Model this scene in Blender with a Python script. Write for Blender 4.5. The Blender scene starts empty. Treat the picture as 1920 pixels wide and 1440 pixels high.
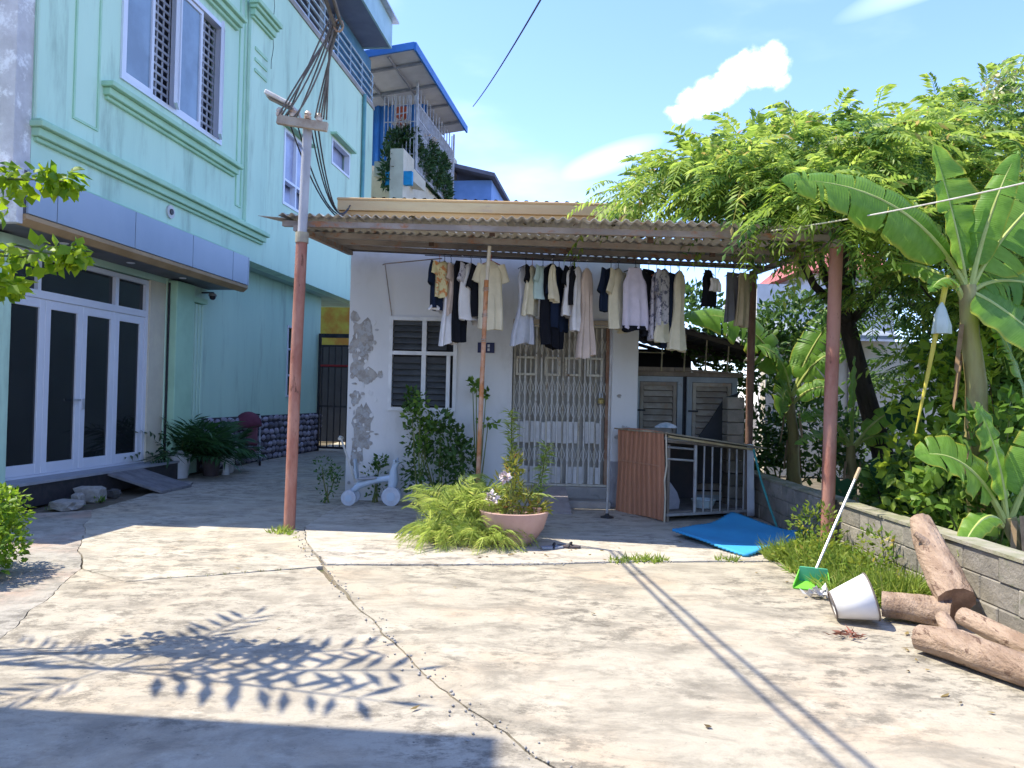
import bpy, bmesh, math, random
import numpy as np
from mathutils import Vector, Matrix, noise
random.seed(7); rng = np.random.default_rng(7)
R = math.radians
sc = bpy.context.scene
COL = sc.collection
# ------------------------------------------------------------------ camera
cp, cr = R(1.0), R(1.3)
F = Vector((0, math.cos(cp), math.sin(cp))); U0 = Vector((0, -math.sin(cp), math.cos(cp))); R0 = Vector((1, 0, 0))
RR = R0*math.cos(cr) + U0*math.sin(cr); UU = -R0*math.sin(cr) + U0*math.cos(cr)
cam = bpy.data.cameras.new('camera'); co = bpy.data.objects.new('camera', cam); COL.objects.link(co)
cam.lens = 27.06; cam.sensor_width = 36; cam.clip_end = 3000; cam.clip_start = .05
m = Matrix((RR, UU, -F)).transposed().to_4x4(); m.translation = Vector((0, 0, 1.45)); co.matrix_world = m
sc.camera = co
# ------------------------------------------------------------------ sky and sun
SUN_EL, KX, KY = R(61), .996, -.085          # sunlight travels towards +x and a little towards the viewer
w = bpy.data.worlds.new('World'); sc.world = w; w.use_nodes = True
nt = w.node_tree; nt.nodes.clear()
def N(tree, typ, **kw):
    n = tree.nodes.new(typ)
    for k, v in kw.items(): setattr(n, k, v)
    return n
wo = N(nt, 'ShaderNodeOutputWorld'); bg = N(nt, 'ShaderNodeBackground')
sky = N(nt, 'ShaderNodeTexSky', sky_type='NISHITA', sun_disc=False)
sky.sun_elevation = SUN_EL; sky.sun_rotation = math.atan2(-KX, -KY); sky.air_density = 1.0; sky.dust_density = .15; sky.ozone_density = 1.5; sky.altitude = 0
bg.inputs['Strength'].default_value = .15
tc = N(nt, 'ShaderNodeTexCoord')
def mth(op, a, b=None, c=None, tree=nt, clamp=False):
    n = N(tree, 'ShaderNodeMath', operation=op); n.use_clamp = clamp
    for i, v in enumerate((a, b, c)):
        if v is None: continue
        if hasattr(v, 'is_linked') or hasattr(v, 'links'): tree.links.new(v, n.inputs[i])
        else: n.inputs[i].default_value = v
    return n.outputs[0]
def dotc(vec):
    n = N(nt, 'ShaderNodeVectorMath', operation='DOT_PRODUCT'); nt.links.new(tc.outputs['Generated'], n.inputs[0]); n.inputs[1].default_value = vec
    return n.outputs['Value']
cn = N(nt, 'ShaderNodeTexNoise'); cn.inputs['Scale'].default_value = 30; cn.inputs['Detail'].default_value = 9; cn.inputs['Roughness'].default_value = .58
nt.links.new(tc.outputs['Generated'], cn.inputs['Vector'])
ndv = cn.outputs['Fac']
def blob(az, el, rx, rz, tilt=0.):
    d = Vector((math.sin(R(az))*math.cos(R(el)), math.cos(R(az))*math.cos(R(el)), math.sin(R(el))))
    e1 = d.cross(Vector((0, 0, 1))).normalized(); e2 = e1.cross(d)
    e1, e2 = e1*math.cos(tilt)+e2*math.sin(tilt), -e1*math.sin(tilt)+e2*math.cos(tilt)
    a = mth('DIVIDE', dotc(e1), math.tan(R(rx))); b = mth('DIVIDE', dotc(e2), math.tan(R(rz)))
    s = mth('ADD', mth('MULTIPLY', a, a), mth('MULTIPLY', b, b))
    front = mth('GREATER_THAN', dotc(d), 0)
    return mth('MULTIPLY', mth('MAXIMUM', mth('SUBTRACT', 1., s), 0), front)
# cumulus lobes (azimuth, elevation, radii in degrees) plus others outside the view
lobes = [(17.7, 22.7, 2.3, 1.9), (16.4, 22.6, 1.9, 1.3), (15.0, 21.5, 2.3, 1.4), (13.3, 20.8, 2.2, 1.3), (11.9, 20.2, 1.6, .9),
         (70, 30, 7, 3), (78, 32, 5, 3), (-60, 40, 8, 3.5), (150, 35, 9, 4), (160, 38, 6, 3), (-120, 28, 8, 3), (210, 45, 8, 4)]
acc = None
for l in lobes:
    b = blob(*l); acc = b if acc is None else mth('MAXIMUM', acc, b)
dens = mth('ADD', acc, mth('MULTIPLY', mth('SUBTRACT', ndv, .5), 2.6))
mr = N(nt, 'ShaderNodeMapRange', interpolation_type='SMOOTHSTEP'); nt.links.new(dens, mr.inputs['Value'])
mr.inputs['From Min'].default_value = .16; mr.inputs['From Max'].default_value = 1.05
gate0 = mth('GREATER_THAN', acc, .001)
cum = mth('MULTIPLY', mr.outputs[0], mth('MULTIPLY', acc, 3., clamp=True))
# thin veil, everywhere
cz = N(nt, 'ShaderNodeMapping'); cz.inputs['Scale'].default_value = (3.0, 5.0, 9.0); cz.inputs['Rotation'].default_value = (0, .5, .4); nt.links.new(tc.outputs['Generated'], cz.inputs['Vector'])
cn2 = N(nt, 'ShaderNodeTexNoise'); cn2.inputs['Scale'].default_value = 1.1; cn2.inputs['Detail'].default_value = 6; nt.links.new(cz.outputs[0], cn2.inputs['Vector'])
mr2 = N(nt, 'ShaderNodeMapRange', interpolation_type='SMOOTHSTEP'); nt.links.new(cn2.outputs['Fac'], mr2.inputs['Value'])
mr2.inputs['From Min'].default_value = .5; mr2.inputs['From Max'].default_value = .85; mr2.inputs['To Max'].default_value = .35
veil = mth('MAXIMUM', mr2.outputs[0], mth('MULTIPLY', mth('MAXIMUM', blob(6.5, 17.2, 4.5, 1.1, .35), blob(32, 27, 9, 1.2, .2)), .45))
mx = N(nt, 'ShaderNodeMixRGB'); nt.links.new(veil, mx.inputs['Fac']); gr = N(nt, 'ShaderNodeMixRGB', blend_type='MULTIPLY'); gr.inputs['Fac'].default_value = 1; gr.inputs['Color2'].default_value = (.49,.53,.72,1); nt.links.new(sky.outputs[0], gr.inputs['Color1']); nt.links.new(gr.outputs[0], mx.inputs['Color1']); mx.inputs['Color2'].default_value = (3.0, 3.4, 4.0, 1)
mx2 = N(nt, 'ShaderNodeMixRGB'); nt.links.new(cum, mx2.inputs['Fac']); nt.links.new(mx.outputs[0], mx2.inputs['Color1']); cc_ = N(nt, 'ShaderNodeMixRGB'); cc_.inputs['Color1'].default_value = (4.4,4.4,4.45,1); cc_.inputs['Color2'].default_value = (2.5,2.75,3.15,1); nt.links.new(mth('MULTIPLY', mth('SUBTRACT', .62, ndv), 2.2, clamp=True), cc_.inputs['Fac']); nt.links.new(cc_.outputs[0], mx2.inputs['Color2'])
nt.links.new(mx2.outputs[0], bg.inputs['Color']); nt.links.new(bg.outputs[0], wo.inputs['Surface'])
sl = bpy.data.lights.new('sun', 'SUN'); sl.energy = 2.0; sl.angle = R(.42); sl.color = (1, .94, .80)
so = bpy.data.objects.new('sun', sl); COL.objects.link(so)
ldir = Vector((KX*math.cos(SUN_EL), KY*math.cos(SUN_EL), -math.sin(SUN_EL)))
so.rotation_euler = ldir.to_track_quat('-Z', 'Y').to_euler(); so.location = (-10, 5, 25)
sc.view_settings.view_transform = 'Standard'; sc.view_settings.look = 'None'; sc.view_settings.gamma = 1
sc.view_settings.exposure = 2.12; sc.view_settings.use_curve_mapping = False
sc.render.engine = 'CYCLES'; sc.cycles.max_bounces = 8; sc.cycles.transparent_max_bounces = 8; sc.cycles.sample_clamp_indirect = 6
# ------------------------------------------------------------------ helpers
def V(*a): return Vector(a)
class MB:
    def __init__(s): s.v = []; s.f = []; s.mi = []; s.cur = 0
    def add(s, vs, fs):
        n = len(s.v); s.v += [tuple(v) for v in vs]
        for f in fs: s.f.append(tuple(i+n for i in f)); s.mi.append(s.cur)
        return s
    def box(s, x0, x1, y0, y1, z0, z1):
        return s.add([(x0,y0,z0),(x1,y0,z0),(x1,y1,z0),(x0,y1,z0),(x0,y0,z1),(x1,y0,z1),(x1,y1,z1),(x0,y1,z1)],
            [(0,3,2,1),(4,5,6,7),(0,1,5,4),(1,2,6,5),(2,3,7,6),(3,0,4,7)])
    def hexa(s, p):      # 8 points: bottom 4 (ccw), top 4
        return s.add(p, [(0,3,2,1),(4,5,6,7),(0,1,5,4),(1,2,6,5),(2,3,7,6),(3,0,4,7)])
    def bar(s, a, b, w, h=None, up=(0,0,1)):   # square bar between two points
        a, b = Vector(a), Vector(b); h = h or w; d = (b-a).normalized(); up = Vector(up)
        if abs(d.dot(up)) > .98: up = Vector((0,1,0))
        x = d.cross(up).normalized()*w/2; y = x.cross(d).normalized()*h/2
        return s.hexa([a-x-y, a+x-y, a+x+y, a-x+y, b-x-y, b+x-y, b+x+y, b-x+y])
    def tube(s, pts, r, n=8, cap=True):
        pts = [Vector(p) for p in pts]; rs = r if isinstance(r, (list, tuple)) else [r]*len(pts)
        base = len(s.v); prev = None
        for i, p in enumerate(pts):
            d = (pts[min(i+1, len(pts)-1)] - pts[max(i-1, 0)]).normalized()
            if prev is None: prev = d.orthogonal().normalized()
            x = (prev - d*prev.dot(d)).normalized(); prev = x; y = d.cross(x)
            for k in range(n):
                a = 2*math.pi*k/n; s.v.append(tuple(p + (x*math.cos(a) + y*math.sin(a))*rs[i]))
        for i in range(len(pts)-1):
            for k in range(n):
                k2 = (k+1) % n; s.f.append((base+i*n+k, base+i*n+k2, base+(i+1)*n+k2, base+(i+1)*n+k)); s.mi.append(s.cur)
        if cap:
            s.f.append(tuple(base+k for k in reversed(range(n)))); s.mi.append(s.cur)
            s.f.append(tuple(base+(len(pts)-1)*n+k for k in range(n))); s.mi.append(s.cur)
        return s
    def lathe(s, prof, n=24, c=(0,0,0)):    # prof: list of (r,z)
        base = len(s.v)
        for r, z in prof:
            for k in range(n): a = 2*math.pi*k/n; s.v.append((c[0]+r*math.cos(a), c[1]+r*math.sin(a), c[2]+z))
        for i in range(len(prof)-1):
            for k in range(n):
                k2 = (k+1) % n; s.f.append((base+i*n+k, base+i*n+k2, base+(i+1)*n+k2, base+(i+1)*n+k)); s.mi.append(s.cur)
        return s
    def prism(s, poly, axis, a0, a1):       # extrude a 2D polygon along an axis
        n = len(poly)
        def pt(p, a): return {'x': (a, p[0], p[1]), 'y': (p[0], a, p[1]), 'z': (p[0], p[1], a)}[axis]
        return s.add([pt(p, a0) for p in poly] + [pt(p, a1) for p in poly],
            [tuple(reversed(range(n))), tuple(range(n, 2*n))] + [(i, (i+1) % n, n+(i+1) % n, n+i) for i in range(n)])
    def mesh(s, name):
        me = bpy.data.meshes.new(name); me.from_pydata(s.v, [], s.f); return me
    def build(s, name, mat, parent=None, smooth=False, bevel=0, fixn=True):
        me = s.mesh(name); mats = mat if isinstance(mat, (list, tuple)) else [mat]
        for q in mats: me.materials.append(q)
        if len(mats) > 1: me.polygons.foreach_set('material_index', s.mi)
        if fixn or bevel:
            bm = bmesh.new(); bm.from_mesh(me)
            if fixn: bmesh.ops.recalc_face_normals(bm, faces=bm.faces)
            if bevel: bmesh.ops.bevel(bm, geom=list(bm.edges), offset=bevel, segments=1, affect='EDGES', clamp_overlap=True)
            bm.to_mesh(me); bm.free()
        if smooth:
            me.polygons.foreach_set('use_smooth', [True]*len(me.polygons))
            try: me.set_sharp_from_angle(angle=R(40))
            except Exception: pass
        return link(name, me, parent)
def link(name, me, parent=None):
    o = bpy.data.objects.new(name, me); COL.objects.link(o)
    if parent is not None: o.parent = parent
    return o
def tag(o, label=None, cat=None, group=None, kind=None):
    if label: o['label'] = label
    if cat: o['category'] = cat
    if group: o['group'] = group
    if kind: o['kind'] = kind
    return o
def thing(name, label, cat, loc=(0,0,0), rz=0, group=None):
    o = bpy.data.objects.new(name, None); COL.objects.link(o); o.location = loc; o.rotation_euler = (0,0,rz); o.empty_display_size = .1
    return tag(o, label, cat, group)
def npmesh(name, verts, faces, mat, parent=None, smooth=False):
    me = bpy.data.meshes.new(name); verts = np.asarray(verts, np.float32); faces = np.asarray(faces, np.int32)
    k = faces.shape[1]; me.vertices.add(len(verts)); me.vertices.foreach_set('co', verts.ravel())
    me.loops.add(faces.size); me.loops.foreach_set('vertex_index', faces.ravel())
    me.polygons.add(len(faces)); me.polygons.foreach_set('loop_start', np.arange(0, faces.size, k, dtype=np.int32)); me.polygons.foreach_set('loop_total', np.full(len(faces), k, np.int32))
    me.update(calc_edges=True); me.validate(); me.materials.append(mat)
    if smooth: me.polygons.foreach_set('use_smooth', [True]*len(me.polygons))
    return link(name, me, parent)
# ------------------------------------------------------------------ materials
MATS = {}
def mat(name, c1, c2=None, scale=4., rough=.8, bump=0., metal=0., c3=None, s3=9., t3=(.55, .7), stretch=(1,1,1), spec=.3, bscale=None, detail=6, contrast=(.35,.65), rnd=0., bdist=.02):
    if name in MATS: return MATS[name]
    M = bpy.data.materials.new(name); MATS[name] = M; M.use_nodes = True; t = M.node_tree; b = t.nodes['Principled BSDF']
    b.inputs['Roughness'].default_value = rough; b.inputs['Metallic'].default_value = metal; b.inputs['Specular IOR Level'].default_value = spec
    c = N(t, 'ShaderNodeTexCoord'); mp = N(t, 'ShaderNodeMapping'); mp.inputs['Scale'].default_value = stretch; t.links.new(c.outputs['Object'], mp.inputs['Vector'])
    oi = N(t, 'ShaderNodeObjectInfo'); mp.inputs['Location'].default_value = (0,0,0)
    ad = N(t, 'ShaderNodeVectorMath', operation='ADD'); sc_ = N(t, 'ShaderNodeVectorMath', operation='SCALE'); sc_.inputs[0].default_value = (37, 17, 23); t.links.new(oi.outputs['Random'], sc_.inputs['Scale'])
    t.links.new(mp.outputs[0], ad.inputs[0]); t.links.new(sc_.outputs[0], ad.inputs[1])
    def nz(s, d=detail, r=.6):
        n = N(t, 'ShaderNodeTexNoise'); n.inputs['Scale'].default_value = s; n.inputs['Detail'].default_value = d; n.inputs['Roughness'].default_value = r; t.links.new(ad.outputs[0], n.inputs['Vector']); return n
    def ramp(n, a, bb):
        r = N(t, 'ShaderNodeMapRange', interpolation_type='SMOOTHSTEP'); r.inputs['From Min'].default_value = a; r.inputs['From Max'].default_value = bb; t.links.new(n.outputs['Fac'], r.inputs['Value']); return r.outputs[0]
    if c2 is None: c2 = tuple(x*.82 for x in c1)
    mx = N(t, 'ShaderNodeMixRGB'); mx.inputs['Color1'].default_value = (*c1, 1); mx.inputs['Color2'].default_value = (*c2, 1); t.links.new(ramp(nz(scale), *contrast), mx.inputs['Fac'])
    out = mx.outputs[0]
    if c3:
        m2 = N(t, 'ShaderNodeMixRGB'); t.links.new(out, m2.inputs['Color1']); m2.inputs['Color2'].default_value = (*c3, 1); t.links.new(ramp(nz(s3, 9, .7), *t3), m2.inputs['Fac']); out = m2.outputs[0]
    if rnd:
        hs = N(t, 'ShaderNodeHueSaturation'); mr_ = N(t, 'ShaderNodeMapRange'); mr_.inputs['To Min'].default_value = 1-rnd; mr_.inputs['To Max'].default_value = 1+rnd; t.links.new(oi.outputs['Random'], mr_.inputs['Value']); t.links.new(mr_.outputs[0], hs.inputs['Value']); t.links.new(out, hs.inputs['Color']); out = hs.outputs[0]
    t.links.new(out, b.inputs['Base Color'])
    if bump:
        bp = N(t, 'ShaderNodeBump'); bp.inputs['Strength'].default_value = min(1, bump); bp.inputs['Distance'].default_value = bdist; n = nz(bscale or scale*6, 8, .65); t.links.new(n.outputs['Fac'], bp.inputs['Height']); t.links.new(bp.outputs[0], b.inputs['Normal'])
    return M
def leafmat(name, ca, cb, trans=.45, rough=.45, cc=None):
    if name in MATS: return MATS[name]
    M = bpy.data.materials.new(name); MATS[name] = M; M.use_nodes = True; t = M.node_tree; b = t.nodes['Principled BSDF']; o = t.nodes['Material Output']
    g = N(t, 'ShaderNodeNewGeometry'); rp = N(t, 'ShaderNodeValToRGB'); t.links.new(g.outputs['Random Per Island'], rp.inputs[0])
    e = rp.color_ramp.elements; e[0].color = (*ca, 1); e[1].color = (*cb, 1)
    if cc: q = e.new(.94); q.color = (*cb, 1); e[len(e)-1].color = (*cc, 1)
    t.links.new(rp.outputs[0], b.inputs['Base Color']); b.inputs['Roughness'].default_value = rough; b.inputs['Specular IOR Level'].default_value = .35
    tr = N(t, 'ShaderNodeBsdfTranslucent'); hs = N(t, 'ShaderNodeHueSaturation'); hs.inputs['Hue'].default_value = .485; hs.inputs['Value'].default_value = 1.5; t.links.new(rp.outputs[0], hs.inputs['Color']); t.links.new(hs.outputs[0], tr.inputs['Color'])
    ms = N(t, 'ShaderNodeMixShader'); ms.inputs[0].default_value = trans; t.links.new(b.outputs[0], ms.inputs[1]); t.links.new(tr.outputs[0], ms.inputs[2]); t.links.new(ms.outputs[0], o.inputs['Surface'])
    return M
def glassmat(name, col, rough=.05):
    M = mat(name, col, tuple(x*.7 for x in col), 1.2, rough, spec=.6); return M
teal = mat('teal_paint', (.55,.76,.60), (.49,.70,.555), .7, .75, .12, c3=(.32,.46,.36), s3=1.9, t3=(.50,.76), bscale=30, stretch=(1,1,.18))
tealg = mat('green_trim', (.42,.66,.46), (.36,.58,.40), 2, .75, .1)
sidew = mat('whitewash', (.60,.58,.57), (.46,.44,.43), 2.2, .9, .5, c3=(.78,.77,.75), s3=4, t3=(.5,.62))
bluep = mat('blue_panel', (.29,.36,.44), (.25,.32,.40), .9, .35, 0, spec=.5)
brownt = mat('brown_trim', (.40,.27,.14), (.32,.21,.10), 3, .6)
soff = mat('dark_soffit', (.16,.16,.18), (.11,.11,.12), 2, .6)
upvc = mat('white_upvc', (.72,.74,.80), (.66,.68,.74), 1, .3, spec=.5)
cream = mat('cream_paint', (.68,.62,.47), (.60,.54,.42), 2, .8, .1)
dglass = glassmat('dark_glass', (.018,.02,.022)); skyglass = glassmat('sky_tinted_glass', (.24,.33,.42), .12); lglass = glassmat('lilac_glass', (.42,.46,.66), .25)  # big upper window: opaque panes, reflected sky put into their blue colour
black = mat('black_iron', (.015,.016,.02), (.03,.03,.035), 8, .5)
granite = mat('dark_granite', (.035,.035,.04), (.055,.05,.052), 14, .35)
conc = mat('grey_concrete', (.36,.34,.31), (.27,.255,.235), 3, .9, .5, c3=(.16,.155,.14), s3=7, t3=(.58,.75))
houseg = mat('grey_wall_paint', (.70,.69,.67), (.63,.625,.61), 1.1, .88, .25, c3=(.53,.52,.49), s3=2.2, t3=(.52,.78), stretch=(1,1,.5))
scab = mat('peeled_plaster', (.46,.43,.39), (.30,.275,.245), 7, .95, .8, c3=(.44,.44,.44), s3=10, t3=(.48,.58))
ochre = mat('ochre_paint', (.56,.40,.20), (.48,.30,.15), 2.5, .85, .3, c3=(.30,.20,.14), s3=5, t3=(.6,.78), stretch=(.3,1,1))
rustp = mat('rusty_red_pipe', (.30,.12,.085), (.40,.20,.15), 6, .7, .4, c3=(.12,.055,.035), s3=11, t3=(.56,.68), stretch=(1,1,.4))
rusto = mat('orange_rust_pipe', (.42,.17,.06), (.50,.30,.20), 7, .75, .4, c3=(.20,.07,.03), s3=12, t3=(.55,.7))
galv = mat('galvanised', (.55,.57,.60), (.46,.48,.50), 5, .45, .1, metal=.5)
sheet = mat('weathered_roof_sheet', (.48,.45,.40), (.38,.35,.30), 3, .85, .5, c3=(.42,.22,.13), s3=6, t3=(.58,.72), stretch=(1,.3,1), rnd=.18)
beamm = mat('rusty_beam', (.36,.31,.27), (.26,.22,.19), 4, .85, .5, c3=(.36,.16,.08), s3=7, t3=(.52,.66), stretch=(.6,1,1))
darkroof = mat('dark_tile_sheet', (.05,.055,.065), (.03,.032,.04), 5, .9, .3)
wood = mat('old_wood', (.27,.22,.17), (.19,.15,.115), 6, .9, .5, stretch=(1,1,.3))
rope = mat('pale_rope', (.70,.66,.58), (.55,.50,.42), 20, .9)
cable = mat('black_cable', (.03,.03,.035), (.05,.05,.055), 9, .6)
gcable = mat('grey_cable', (.16,.15,.15), (.10,.10,.10), 9, .7)
# ------------------------------------------------------------------ foliage builders (numpy)
def unit(a): return a/np.maximum(np.linalg.norm(a, axis=-1, keepdims=True), 1e-9)
def rhombs(base, d, nrm, L, W, bend=.0):
    """leaf blades: 6 vertices, 2 quads folded on the midrib"""
    base, d = np.asarray(base, float), unit(np.asarray(d, float)); n = len(base)
    side = unit(np.cross(d, nrm)); up = np.cross(side, d); L = np.broadcast_to(np.asarray(L, float), (n,))[:, None]; W = np.broadcast_to(np.asarray(W, float), (n,))[:, None]
    p0 = base; p3 = base + d*L - up*L*bend
    mid = base + d*L*.45 + up*L*.03
    pl = mid + side*W*.5 - up*W*.12; pr = mid - side*W*.5 - up*W*.12; pm = mid + up*W*.06
    v = np.stack([p0, pl, p3, pm, pr], 1).reshape(-1, 3)
    i = np.arange(n)[:, None]*5
    f = np.concatenate([i+np.array([[0, 3, 2, 1]]), i+np.array([[0, 4, 2, 3]])], 0)
    return v, f
def joinvf(parts):
    vs, fs, k = [], [], 0
    for v, f in parts: vs.append(v); fs.append(f+k); k += len(v)
    return np.concatenate(vs), np.concatenate(fs)
def pinnate(base, d, L, pairs=8, lw=.3, ll=.26, droop=.35, flat=.35):
    """compound leaves: arrays base (n,3), direction (n,3), length (n)"""
    base, d = np.asarray(base, float), unit(np.asarray(d, float)); n = len(base); L = np.broadcast_to(np.asarray(L, float), (n,))
    upv = np.tile([0, 0, 1.], (n, 1)) + rng.normal(0, flat, (n, 3)); side = unit(np.cross(d, upv)); up = np.cross(side, d)
    t = np.linspace(.18, 1., pairs); out = []
    B, D, Nn, LL = [], [], [], []
    for k, tt in enumerate(t):
        p = base + d*(L*tt)[:, None] - np.array([0, 0, 1.])*(L*droop*tt*tt)[:, None]
        loc = unit(d - np.array([0, 0, 1.])*(2*droop*tt))
        for s in ((-1, 1) if k < pairs-1 else (0,)):
            dd = unit(loc*(.55 if s else 1) + side*s*.9 - up*.25 + rng.normal(0, .09, (n, 3)))
            B.append(p); D.append(dd); Nn.append(up + rng.normal(0, .15, (n, 3))); LL.append(L*ll*(1-.35*abs(tt-.5)*1.6)*rng.uniform(.85, 1.1, n))
    B, D, Nn, LL = map(np.concatenate, (B, D, Nn, LL))
    parts = [rhombs(B, D, Nn, LL, LL*lw, .12)]
    # rachis: two-segment thin ribbons
    e = base + d*(L*.5)[:, None] - np.array([0, 0, 1.])*(L*droop*.25)[:, None]; tip = base + d*L[:, None] - np.array([0, 0, 1.])*(L*droop)[:, None]
    wd = side*(L*.008)[:, None] + up*(L*.004)[:, None]
    v = np.stack([base-wd, base+wd, e+wd, e-wd, tip+wd*.4, tip-wd*.4], 1).reshape(-1, 3); i = np.arange(n)[:, None]*6
    parts.append((v, np.concatenate([i+np.array([[0, 1, 2, 3]]), i+np.array([[3, 2, 4, 5]])], 0)))
    return joinvf(parts)
def rdir(n, zlo=-1, zhi=1):
    z = rng.uniform(zlo, zhi, n); a = rng.uniform(0, 2*np.pi, n); r = np.sqrt(np.maximum(0, 1-z*z)); return np.stack([r*np.cos(a), r*np.sin(a), z], 1)
def clump_pts(c, r, n, shell=.5):
    d = rdir(n); rad = rng.uniform(shell, 1, n)**.6; return np.asarray(c) + d*np.asarray(r)*rad[:, None], d
DENS = 3.2
def shrub_leaves(clumps, per, L, W, out=.8, upb=.35, bend=.15):
    parts = []
    for c, r in clumps:
        r3 = np.array(r if hasattr(r, '__len__') else (r, r, r)); n = int(DENS*per*max(.25, (r3.prod())**(2/3)/.09))
        p, d = clump_pts(c, r3, n, .35); dd = unit(d*out + rng.normal(0, .5, (n, 3)) + np.array([0, 0, upb])); nn = unit(d + rng.normal(0, .5, (n, 3)) + np.array([0, 0, .9]))
        s = rng.uniform(.65, 1.2, n); parts.append(rhombs(p, dd, nn, L*s, W*s, bend))
    return joinvf(parts)
def branch_tree(root, tips, r0, mb, bend=.15):
    for tp, r1 in tips:
        a, b = Vector(root), Vector(tp); pts = []
        for i in range(7):
            t = i/6; q = a.lerp(b, t); k = math.sin(t*math.pi)*bend*(b-a).length; q += Vector((random.uniform(-.25,.25), random.uniform(-.25,.25), random.uniform(0,.4)))*k; pts.append(q)
        mb.tube(pts, [r0+(r1-r0)*i/6 for i in range(7)], 7)
leaf_tree = leafmat('compound_leaf', (.11,.22,.03), (.36,.47,.09), .54, .45, (.36,.26,.09))
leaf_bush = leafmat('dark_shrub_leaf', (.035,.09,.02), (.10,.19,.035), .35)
leaf_mid = leafmat('mid_leaf', (.06,.15,.02), (.19,.31,.05), .45)
leaf_lime = leafmat('lime_leaf', (.10,.20,.012), (.26,.36,.02), .5)
leaf_fern = leafmat('feathery_leaf', (.22,.32,.06), (.42,.50,.13), .5, .6, (.52,.48,.16))
leaf_palm = leafmat('pot_palm_leaf', (.018,.06,.02), (.04,.11,.03), .25)
leaf_grass = leafmat('grass_blade', (.14,.24,.03), (.32,.40,.08), .5, .6, (.46,.44,.16))
leaf_far = leafmat('far_leaf', (.02,.06,.02), (.06,.12,.035), .3)
bark = mat('grey_bark', (.13,.11,.09), (.075,.065,.055), 9, .95, .8, stretch=(1,1,.25))
stem = mat('green_stem', (.12,.17,.04), (.17,.16,.06), 8, .7)
# ================================================================== SETTING: ground and concrete slabs
dirt = mat('dirt', (.17,.14,.10), (.11,.09,.06), 3, .95, .6, c3=(.07,.09,.03), s3=5, t3=(.55,.7))
gmb = MB(); GS = 400
gmb.add([(-GS,-GS,-.035),(GS,-GS,-.035),(GS,GS,-.035),(-GS,GS,-.035)], [(0,1,2,3)])
ground = tag(gmb.build('ground', dirt), kind='structure')
def concmat(name, base, dark, warm, streak=(1, 5, 1), rot=.0):
    M = bpy.data.materials.new(name); M.use_nodes = True; t = M.node_tree; b = t.nodes['Principled BSDF']; b.inputs['Roughness'].default_value = .92; b.inputs['Specular IOR Level'].default_value = .2
    c = N(t, 'ShaderNodeTexCoord')
    def nz(s, d=8, r=.62, st=(1,1,1), ro=0., dist=0.):
        mp = N(t, 'ShaderNodeMapping'); mp.inputs['Scale'].default_value = st; mp.inputs['Rotation'].default_value = (0,0,ro); t.links.new(c.outputs['Object'], mp.inputs['Vector'])
        n = N(t, 'ShaderNodeTexNoise'); n.inputs['Scale'].default_value = s; n.inputs['Detail'].default_value = d; n.inputs['Roughness'].default_value = r; n.inputs['Distortion'].default_value = dist; t.links.new(mp.outputs[0], n.inputs['Vector']); return n.outputs['Fac']
    def rp(v, a, bb, hi=1.):
        r = N(t, 'ShaderNodeMapRange', interpolation_type='SMOOTHSTEP'); r.inputs['From Min'].default_value = a; r.inputs['From Max'].default_value = bb; r.inputs['To Max'].default_value = hi; t.links.new(v, r.inputs['Value']); return r.outputs[0]
    def mix(a, col, f):
        m_ = N(t, 'ShaderNodeMixRGB'); t.links.new(f, m_.inputs['Fac']); m_.inputs['Color2'].default_value = (*col, 1)
        if isinstance(a, tuple): m_.inputs['Color1'].default_value = (*a, 1)
        else: t.links.new(a, m_.inputs['Color1'])
        return m_.outputs[0]
    o = mix(base, warm, rp(nz(.9), .45, .68, .8))
    o = mix(o, tuple(x*1.18 for x in base), rp(nz(2.1, 9, .7), .52, .62, .7))
    o = mix(o, dark, rp(nz(2.0, 10, .74, streak, rot, .5), .44, .64, .75))                 # worn, darker skin in streaks
    msk = mth('MULTIPLY', rp(nz(.55), .40, .56), rp(nz(5, 11, .78, (1, 1.5, 1), rot), .47, .60, .85), tree=t)
    o = mix(o, tuple(x*.62 for x in dark), msk)                                          # algae mottling
    o = mix(o, (.30,.19,.11), mth('MULTIPLY', rp(nz(1.3, 4), .62, .74, .5), rp(nz(30, 4), .4, .7), tree=t))
    o = mix(o, (.09,.085,.07), rp(nz(38, 3, .5), .69, .74, .8))                            # grit and droppings
    o = mix(o, tuple(x*.8 for x in base), rp(nz(90, 3, .6), .5, .75, .5))
    t.links.new(o, b.inputs['Base Color'])
    bp = N(t, 'ShaderNodeBump'); bp.inputs['Strength'].default_value = .55; bp.inputs['Distance'].default_value = .012
    h = mth('ADD', nz(22, 9, .7), mth('MULTIPLY', nz(120, 4, .6), .35), tree=t); t.links.new(h, bp.inputs['Height']); t.links.new(bp.outputs[0], b.inputs['Normal'])
    return M
yardm = concmat('yard_concrete', (.40,.355,.275), (.205,.18,.14), (.43,.34,.24), (1, 1.7, 1), .25)
lanem = concmat('lane_concrete', (.40,.355,.28), (.24,.21,.165), (.42,.335,.235), (1, 1.4, 1), -.2)
apronm = concmat('apron_concrete', (.48,.435,.36), (.30,.265,.22), (.48,.40,.31), (1, 2, 1))
stripm = concmat('strip_concrete', (.36,.33,.28), (.22,.20,.17), (.42,.26,.19), (2, 2, 1))
lanem_lifted = concmat('lane_concrete_lifted', (.445,.40,.32), (.27,.24,.19), (.46,.375,.27), (1, 1.4, 1), -.2)  # lane concrete again, its colour lightened to lift the shaded alley
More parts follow.
